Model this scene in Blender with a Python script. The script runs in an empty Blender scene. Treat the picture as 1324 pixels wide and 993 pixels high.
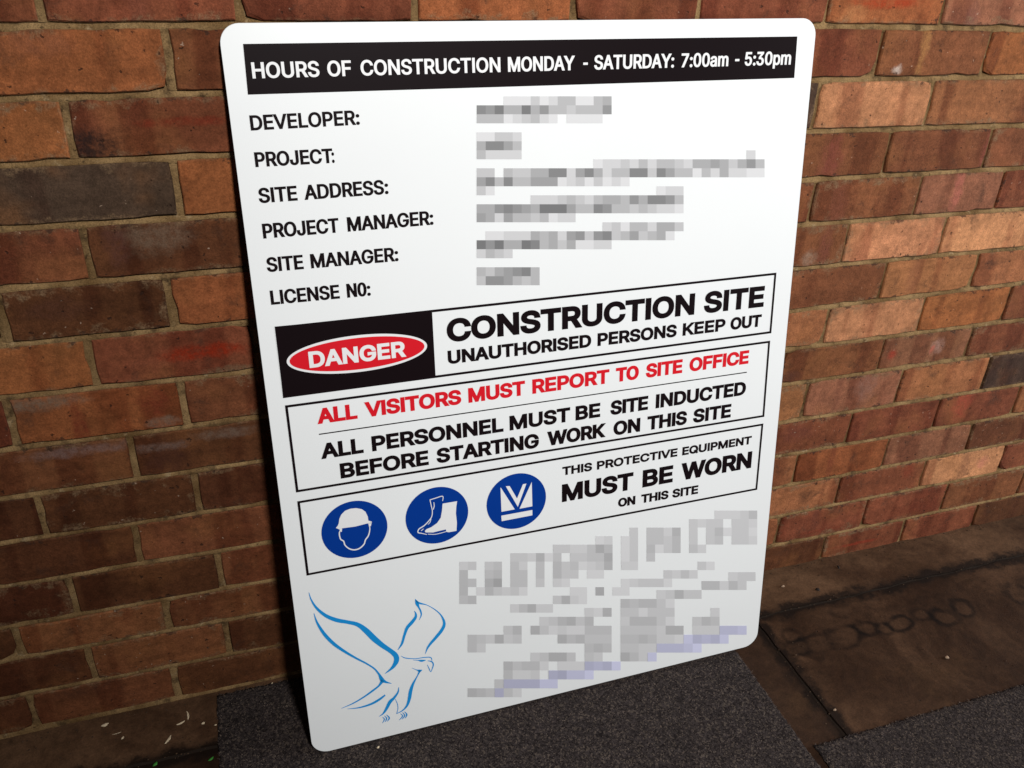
import bpy, bmesh, math, random
import numpy as np
from mathutils import Matrix, Vector, noise
from mathutils.geometry import delaunay_2d_cdt

random.seed(7)
rng = np.random.default_rng(7)
scene = bpy.context.scene
COL = scene.collection

# ---------------------------------------------------------------- camera
CAM_R = np.array([[0.949217, 0.120606, -0.290588], [-0.312401, 0.470853, -0.825047], [0.037318, 0.873929, 0.484619]])
CAM_C = np.array([0.0, -1.250409, 0.144115])
FPX = 1109.09
cd = bpy.data.cameras.new('camera')
cd.sensor_width = 36.0
cd.lens = FPX / 1324 * 36.0
cd.clip_start, cd.clip_end = 0.02, 100
cam = bpy.data.objects.new('camera', cd)
M = Matrix([list(r) for r in CAM_R.tolist()]).to_4x4()
M.translation = Vector(CAM_C.tolist())
cam.matrix_world = M
COL.objects.link(cam)
scene.camera = cam

# ---------------------------------------------------------------- light
world = bpy.data.worlds.new('World')
scene.world = world
world.use_nodes = True
bg = world.node_tree.nodes['Background']
bg.inputs[0].default_value = (0.80, 0.86, 1.0, 1)
bg.inputs[1].default_value = 0.04


def area(name, loc, target, size, power, color=(1, 1, 1), shape='RECTANGLE', size_y=None):
    l = bpy.data.lights.new(name, 'AREA')
    l.shape = shape
    l.size = size
    if size_y:
        l.size_y = size_y
    l.energy = power
    l.color = color
    o = bpy.data.objects.new(name, l)
    o.location = loc
    o.rotation_euler = (Vector(target) - Vector(loc)).to_track_quat('-Z', 'Y').to_euler()
    COL.objects.link(o)
    return o


def spot(name, loc, target, cone, blend, radius, power, color):
    l = bpy.data.lights.new(name, 'SPOT')
    l.energy, l.spot_size, l.spot_blend, l.shadow_soft_size, l.color = power, math.radians(cone), blend, radius, color
    o = bpy.data.objects.new(name, l)
    o.location = loc
    o.rotation_euler = (Vector(target) - Vector(loc)).to_track_quat('-Z', 'Y').to_euler()
    COL.objects.link(o)
    return o


spot('key_lamp', (0.42, -2.3, 1.25), (0.95, 0, -0.22), 86, 1.0, 0.11, 310, (1.0, 0.985, 0.965))
area('right_side_light', (4.4, -1.25, -0.1), (0.8, 0, -0.45), 1.0, 128, (0.97, 0.985, 1.0), 'RECTANGLE', 1.4)  # unseen broad light added at the right, grazing the wall

scene.view_settings.view_transform = 'Standard'
scene.view_settings.look = 'None'
scene.view_settings.exposure = 0.0
scene.view_settings.gamma = 1.0
scene.view_settings.use_curve_mapping = False

# ---------------------------------------------------------------- measured geometry
B_R = np.array([[0.999939, 0.006799, -0.00873], [-0.005353, 0.987737, 0.156038], [0.009684, -0.155982, 0.987712]])
B_T = np.array([0.026369, -0.199319, -1.176613])


def ray(x, y):
    return CAM_R @ np.array([(x - 662.0) / FPX, -(y - 496.5) / FPX, -1.0])


def on_wall(x, y):
    """point of the wall face (x, z) seen at a place of the photograph"""
    d = ray(x, y)
    X = CAM_C - CAM_C[1] / d[1] * d
    return X[0], X[2]


def floor_z(x):
    return -1.184 + 0.0078 * (x - 0.026)


def on_floor(x, y, up=0.0):
    d = ray(x, y)
    t = 1.0
    for _ in range(4):
        X = CAM_C + t * d
        t = (floor_z(X[0]) + up - CAM_C[2]) / d[2]
    X = CAM_C + t * d
    return X[0], X[1]


def on_board(x, y):
    d = ray(x, y)
    n = B_R[:, 1]
    t = ((B_T - CAM_C) @ n) / (d @ n)
    q = B_R.T @ (CAM_C + t * d - B_T)
    return q[0], q[2]


# ---------------------------------------------------------------- helpers
def mesh_obj(name, verts, faces, mat=None, parent=None, smooth=False):
    me = bpy.data.meshes.new(name)
    me.from_pydata([tuple(map(float, v)) for v in verts], [], [tuple(f) for f in faces])
    me.update()
    if mat:
        me.materials.append(mat)
    if smooth:
        me.polygons.foreach_set('use_smooth', [True] * len(me.polygons))
    o = bpy.data.objects.new(name, me)
    COL.objects.link(o)
    if parent:
        o.parent = parent
    return o


def tag(o, label=None, category=None, group=None, kind=None):
    for k, v in (('label', label), ('category', category), ('group', group), ('kind', kind)):
        if v:
            o[k] = v
    return o


class NT:
    def __init__(self, name, rough=0.8, spec=0.3):
        self.m = bpy.data.materials.new(name)
        self.m.use_nodes = True
        self.t = self.m.node_tree
        self.b = self.t.nodes['Principled BSDF']
        self.b.inputs['Roughness'].default_value = rough
        self.b.inputs['Specular IOR Level'].default_value = spec

    def n(self, kind, **kw):
        nd = self.t.nodes.new(kind)
        for k, v in kw.items():
            if k.startswith('i_'):
                k = k[2:]
                k = int(k) if k.isdigit() else k.replace('_', ' ')
                if isinstance(v, bpy.types.NodeSocket):
                    self.t.links.new(v, nd.inputs[k])
                else:
                    nd.inputs[k].default_value = v
            else:
                setattr(nd, k, v)
        return nd

    def math(self, op, a, b=0.0, c=0.0, clamp=False):
        nd = self.n('ShaderNodeMath', operation=op, use_clamp=clamp)
        for i, v in enumerate((a, b, c)):
            if isinstance(v, bpy.types.NodeSocket):
                self.t.links.new(v, nd.inputs[i])
            else:
                nd.inputs[i].default_value = v
        return nd.outputs[0]

    def vmath(self, op, a, b=(0, 0, 0)):
        nd = self.n('ShaderNodeVectorMath', operation=op)
        for i, v in enumerate((a, b)):
            if isinstance(v, bpy.types.NodeSocket):
                self.t.links.new(v, nd.inputs[i])
            else:
                nd.inputs[i].default_value = v
        return nd.outputs[0]

    def noise(self, vec, scale, detail=4, rough=0.55, dist=0.0):
        return self.n('ShaderNodeTexNoise', i_Vector=vec, i_Scale=scale, i_Detail=detail, i_Roughness=rough, i_Distortion=dist).outputs[0]

    def ramp(self, v, lo, hi, a=0.0, b=1.0, smooth=True):
        nd = self.n('ShaderNodeMapRange', interpolation_type='SMOOTHSTEP' if smooth else 'LINEAR', i_Value=v)
        for i, x in zip((1, 2, 3, 4), (lo, hi, a, b)):
            nd.inputs[i].default_value = x
        return nd.outputs[0]

    def mix(self, f, a, b, mode='MIX'):
        nd = self.n('ShaderNodeMix', data_type='RGBA', blend_type=mode)
        for i, v in ((0, f), (6, a), (7, b)):
            if isinstance(v, bpy.types.NodeSocket):
                self.t.links.new(v, nd.inputs[i])
            elif i == 0:
                nd.inputs[i].default_value = v
            else:
                nd.inputs[i].default_value = (*v, 1) if len(v) == 3 else v
        return nd.outputs[2]

    def scale(self, col, f):
        return self.mix(1.0, col, self.n('ShaderNodeCombineColor', i_0=f, i_1=f, i_2=f).outputs[0], 'MULTIPLY')

    def color(self, c):
        if isinstance(c, bpy.types.NodeSocket):
            self.t.links.new(c, self.b.inputs['Base Color'])
        else:
            self.b.inputs['Base Color'].default_value = (*c, 1)

    def bump(self, h, dist=0.001, strength=1.0):
        nd = self.n('ShaderNodeBump', i_Height=h, i_Distance=dist, i_Strength=strength)
        self.t.links.new(nd.outputs[0], self.b.inputs['Normal'])

    def pos(self):
        return self.n('ShaderNodeNewGeometry').outputs['Position']


# ---------------------------------------------------------------- materials
def brick_material(name, spots=()):
    """fired clay; base colour comes from the object, the spots are burns, flashes and smears of one brick"""
    k = NT(name, 0.88, 0.10)
    P = k.pos()
    info = k.n('ShaderNodeObjectInfo')
    base, rnd, smear = info.outputs['Color'], info.outputs['Random'], info.outputs['Alpha']
    off = k.n('ShaderNodeCombineXYZ', i_0=k.math('MULTIPLY', rnd, 37.0), i_1=k.math('MULTIPLY', rnd, 91.0), i_2=k.math('MULTIPLY', rnd, 53.0)).outputs[0]
    PO = k.vmath('ADD', P, off)
    mott = k.noise(PO, 22, 5, 0.6, 0.3)
    col = k.scale(base, k.ramp(mott, 0.25, 0.75, 0.72, 1.26, False))
    warm = k.noise(PO, 9, 3)
    col = k.mix(k.ramp(warm, 0.5, 0.72, 0, 0.35), col, (0.25, 0.10, 0.035))
    # bands left by the setting of the bricks in the kiln
    bands = k.noise(k.vmath('MULTIPLY', PO, (19, 1, 1.6)), 1.0, 2, 0.4, 0.25)
    col = k.mix(k.ramp(k.math('ADD', bands, k.math('MULTIPLY', k.noise(PO, 50, 4, 0.7), 0.14)), 0.58, 0.70, 0, 0.60), col, k.mix(1.0, col, (0.50, 0.36, 0.36), 'MULTIPLY'))
    med = k.noise(PO, 85, 6, 0.78)
    col = k.scale(col, k.ramp(med, 0.3, 0.7, 0.70, 1.30, False))
    soot = k.noise(k.vmath('ADD', PO, (3, 8, 1)), 17, 5, 0.7, 0.5)
    col = k.mix(k.ramp(soot, 0.56, 0.74, 0, 0.6), col, (0.055, 0.028, 0.018))
    streak = k.noise(k.vmath('MULTIPLY', PO, (3, 1, 40)), 1.0, 3, 0.5, 0.4)
    col = k.scale(col, k.ramp(streak, 0.35, 0.65, 0.9, 1.1, False))
    patchy = k.ramp(k.noise(P, 75, 6, 0.75), 0.36, 0.6, 0.35, 1.0) if spots else None
    for (px, py, rx, rz, sc, amt) in spots:
        cx, cz = on_wall(px, py)
        v = k.vmath('SUBTRACT', P, (cx, 0, cz))
        v = k.vmath('DIVIDE', v, (rx, 1.0, rz))
        wob = k.n('ShaderNodeTexNoise', i_Vector=P, i_Scale=38.0, i_Detail=6.0, i_Roughness=0.7).outputs[1]
        sc_ = k.vmath('SCALE', k.vmath('SUBTRACT', wob, (0.5, 0.5, 0.5)))
        sc_.node.inputs['Scale'].default_value = 1.7
        v = k.vmath('ADD', v, sc_)
        d = k.n('ShaderNodeVectorMath', operation='LENGTH', i_0=k.vmath('MULTIPLY', v, (1, 0, 1))).outputs['Value']
        col = k.mix(k.math('MULTIPLY', k.ramp(d, 1.15, 0.35, 0, amt), patchy), col, sc)
    # mortar and salt smears creeping in from the edges
    uv = k.n('ShaderNodeUVMap').outputs[0]
    s = k.n('ShaderNodeSeparateXYZ', i_0=uv)
    u, v = s.outputs[0], s.outputs[1]
    eu = k.math('MULTIPLY', k.math('MINIMUM', u, k.math('SUBTRACT', 1.0, u)), 0.23)
    ev = k.math('MULTIPLY', k.math('MINIMUM', v, k.math('SUBTRACT', 1.0, v)), 0.076)
    e = k.math('MINIMUM', eu, ev)
    wn = k.noise(PO, 26, 5, 0.65)
    width = k.math('MULTIPLY', k.ramp(wn, 0.44, 0.78, 0.0, 0.03, False), k.math('MULTIPLY', smear, 1.0))
    sm = k.ramp(k.math('SUBTRACT', e, width), 0.004, -0.005)
    sm = k.math('MULTIPLY', sm, k.ramp(k.noise(P, 95, 5, 0.75), 0.38, 0.66, 0.05, 0.8))
    col = k.mix(sm, col, (0.20, 0.125, 0.068))
    rw = k.ramp(k.noise(PO, 75, 5, 0.7), 0.48, 0.72, 0.0, 0.010)
    rim = k.math('MULTIPLY', k.ramp(k.math('SUBTRACT', e, rw), 0.0015, -0.001), k.ramp(k.noise(PO, 14, 2), 0.42, 0.58, 0.1, 0.75))
    col = k.mix(rim, col, (0.035, 0.02, 0.014))
    # grit, pits, pale grains
    grain = k.noise(P, 380, 4, 0.8)
    col = k.scale(col, k.ramp(grain, 0.3, 0.7, 0.68, 1.32, False))
    wv = k.n('ShaderNodeTexNoise', i_Vector=PO, i_Scale=150.0, i_Detail=2.0).outputs[1]
    wv = k.vmath('SCALE', k.vmath('SUBTRACT', wv, (0.5, 0.5, 0.5)))
    wv.node.inputs['Scale'].default_value = 0.012
    vo = k.n('ShaderNodeTexVoronoi', i_Vector=k.vmath('ADD', PO, wv), i_Scale=105.0)
    vc = k.n('ShaderNodeSeparateColor', i_0=vo.outputs['Color'])
    pit = k.math('MULTIPLY', k.ramp(k.math('SUBTRACT', vo.outputs['Distance'], k.math('MULTIPLY', vc.outputs[2], 0.2)), 0.12, 0.0), k.math('GREATER_THAN', vc.outputs[0], 0.87))
    col = k.mix(k.math('MULTIPLY', pit, 0.75), col, (0.03, 0.015, 0.01))
    pale = k.math('MULTIPLY', k.ramp(vo.outputs['Distance'], 0.16, 0.08), k.math('GREATER_THAN', vc.outputs[1], 0.93))
    col = k.mix(k.math('MULTIPLY', pale, 0.6), col, (0.5, 0.36, 0.26))
    k.color(col)
    h = k.math('ADD', k.math('MULTIPLY', grain, 0.35), k.math('ADD', k.math('MULTIPLY', mott, 1.5), k.math('MULTIPLY', med, 1.3)))
    h = k.math('SUBTRACT', h, k.math('MULTIPLY', pit, 0.8))
    h = k.math('ADD', h, k.math('MULTIPLY', sm, 0.5))
    k.bump(h, 0.0014, 0.9)
    return k.m


def mortar_material():
    k = NT('mortar', 0.92, 0.08)
    P = k.pos()
    a = k.noise(P, 12, 5, 0.6)
    col = k.mix(k.ramp(a, 0.3, 0.7), (0.130, 0.073, 0.028), (0.300, 0.190, 0.086))
    dirt = k.noise(k.vmath('ADD', P, (5, 3, 1)), 34, 5, 0.7)
    col = k.mix(k.ramp(dirt, 0.50, 0.68, 0, 0.8), col, (0.060, 0.036, 0.018))
    crack = k.noise(k.vmath('ADD', P, (2, 9, 6)), 110, 5, 0.75, 0.5)
    col = k.mix(k.ramp(crack, 0.60, 0.68, 0, 0.75), col, (0.025, 0.014, 0.008))
    lime = k.noise(k.vmath('ADD', P, (7, 1, 6)), 48, 4, 0.6)
    col = k.mix(k.ramp(lime, 0.60, 0.72, 0, 0.5), col, (0.42, 0.31, 0.18))
    g = k.noise(P, 520, 2, 0.7)
    col = k.scale(col, k.ramp(g, 0.25, 0.75, 0.62, 1.36, False))
    k.color(col)
    k.bump(k.math('ADD', k.math('MULTIPLY', g, 0.5), k.noise(P, 110, 5, 0.7)), 0.0022, 1.0)
    return k.m


def concrete_material(name, base, pale, rings=()):
    k = NT(name, 0.78, 0.12)
    P = k.pos()
    a = k.noise(P, 4.5, 6, 0.62, 0.6)
    col = k.mix(k.ramp(a, 0.35, 0.68), base, pale)
    b = k.noise(k.vmath('ADD', P, (9, 2, 4)), 13, 5, 0.65, 0.8)
    col = k.mix(k.ramp(b, 0.55, 0.72, 0, 0.55), col, tuple(c * 0.5 for c in base))
    rust = k.noise(k.vmath('ADD', P, (1, 7, 4)), 7, 4, 0.6)
    col = k.mix(k.ramp(rust, 0.55, 0.78, 0, 0.4), col, (0.060, 0.030, 0.013))
    wob = k.n('ShaderNodeTexNoise', i_Vector=P, i_Scale=26.0, i_Detail=3.0).outputs[1]
    for (px, py, rx, ry, dk) in rings:
        cx, cy = on_floor(px, py)
        v = k.vmath('DIVIDE', k.vmath('SUBTRACT', P, (cx, cy, 0)), (rx, ry, 1.0))
        sc = k.vmath('SCALE', k.vmath('SUBTRACT', wob, (0.5, 0.5, 0.5)))
        sc.node.inputs['Scale'].default_value = 1.3
        v = k.vmath('MULTIPLY', k.vmath('ADD', v, sc), (1, 1, 0))
        d = k.n('ShaderNodeVectorMath', operation='LENGTH', i_0=v).outputs['Value']
        inner = k.ramp(d, 0.85, 0.55, 0, 0.35)
        ring = k.math('MULTIPLY', k.math('MULTIPLY', k.ramp(d, 0.5, 0.95), k.ramp(d, 1.45, 1.0)), k.ramp(k.noise(P, 19, 3), 0.35, 0.55, 0.25, 0.9))
        col = k.mix(inner, col, tuple(c * 0.8 for c in pale))
        col = k.mix(k.math('MULTIPLY', ring, dk), col, (0.003, 0.0018, 0.0014))
    g = k.noise(P, 330, 3, 0.7)
    col = k.scale(col, k.ramp(g, 0.25, 0.75, 0.72, 1.28, False))
    col = k.scale(col, k.ramp(k.noise(P, 60, 6, 0.75), 0.3, 0.7, 0.68, 1.32, False))
    vo = k.n('ShaderNodeTexVoronoi', i_Vector=P, i_Scale=60.0)
    vc = k.n('ShaderNodeSeparateColor', i_0=vo.outputs['Color'])
    pit = k.math('MULTIPLY', k.ramp(vo.outputs['Distance'], 0.12, 0.04), k.math('GREATER_THAN', vc.outputs[0], 0.94))
    col = k.mix(pit, col, (0.012, 0.008, 0.006))
    # damp dirt gathered along the joints
    s = k.n('ShaderNodeSeparateXYZ', i_0=P)
    dj = k.math('ABSOLUTE', k.math('ADD', s.outputs[1], 0.123))
    dk = k.math('MAXIMUM', k.math('ABSOLUTE', k.math('SUBTRACT', s.outputs[0], 0.974)), k.math('MULTIPLY', k.math('GREATER_THAN', s.outputs[1], -0.12), 9.0))
    dj = k.math('MINIMUM', dj, dk)
    dj = k.math('SUBTRACT', dj, k.ramp(k.noise(P, 30, 5, 0.7), 0.35, 0.7, 0.0, 0.022))
    col = k.mix(k.ramp(dj, 0.020, -0.004, 0, 0.92), col, (0.008, 0.0045, 0.003))
    k.color(col)
    h = k.math('ADD', k.math('MULTIPLY', g, 0.4), k.math('MULTIPLY', b, 1.5))
    k.bump(k.math('SUBTRACT', h, pit), 0.0014, 0.8)
    return k.m


def carpet_material():
    k = NT('carpet', 0.95, 0.1)
    P = k.pos()
    a = k.n('ShaderNodeTexVoronoi', i_Vector=P, i_Scale=330.0)
    c = k.n('ShaderNodeSeparateColor', i_0=a.outputs['Color'])
    col = k.mix(c.outputs[0], (0.012, 0.009, 0.009), (0.048, 0.038, 0.036))
    col = k.mix(k.math('MULTIPLY', k.math('GREATER_THAN', c.outputs[1], 0.86), 0.7), col, (0.10, 0.078, 0.062))
    b = k.noise(P, 40, 4, 0.6)
    col = k.scale(col, k.ramp(b, 0.3, 0.7, 0.75, 1.25, False))
    k.color(col)
    k.bump(k.noise(P, 380, 3, 0.7), 0.002, 1.0)
    return k.m


def fibre_material():
    k = NT('carpet_fibre', 0.9, 0.05)
    r = k.n('ShaderNodeNewGeometry').outputs['Random Per Island']
    cr = k.n('ShaderNodeValToRGB', i_0=r)
    e = cr.color_ramp
    e.elements[0].color = (0.010, 0.008, 0.009, 1)
    e.elements[1].color = (0.21, 0.16, 0.125, 1)
    m = e.elements.new(0.55); m.color = (0.042, 0.033, 0.031, 1)
    m = e.elements.new(0.85); m.color = (0.100, 0.078, 0.068, 1)
    k.color(cr.outputs[0])
    return k.m


def print_material(name, c, rough=0.34, spec=0.5, wear=0.0):
    k = NT(name, rough, spec)
    if wear:
        P = k.n('ShaderNodeTexCoord').outputs['Object']
        a = k.noise(P, 3.0, 4)
        col = k.scale(k.mix(0.0, c, c), k.ramp(a, 0.3, 0.7, 1 - wear, 1 + wear, False))
        sc = k.noise(k.vmath('MULTIPLY', P, (1, 1, 6)), 60, 5, 0.7)
        col = k.mix(k.ramp(sc, 0.70, 0.78, 0, 0.25), col, tuple(x * 0.75 for x in c))
        k.color(col)
        k.bump(k.noise(P, 2.2, 2), 0.004, 0.25)
    else:
        k.color(c)
    return k.m


def plain_material(name, c, rough=0.7, var=0.25, scale=60):
    k = NT(name, rough, 0.3)
    P = k.n('ShaderNodeTexCoord').outputs['Object']
    k.color(k.scale(k.mix(0.0, c, c), k.ramp(k.noise(P, scale, 3), 0.3, 0.7, 1 - var, 1 + var, False)))
    return k.m


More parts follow.
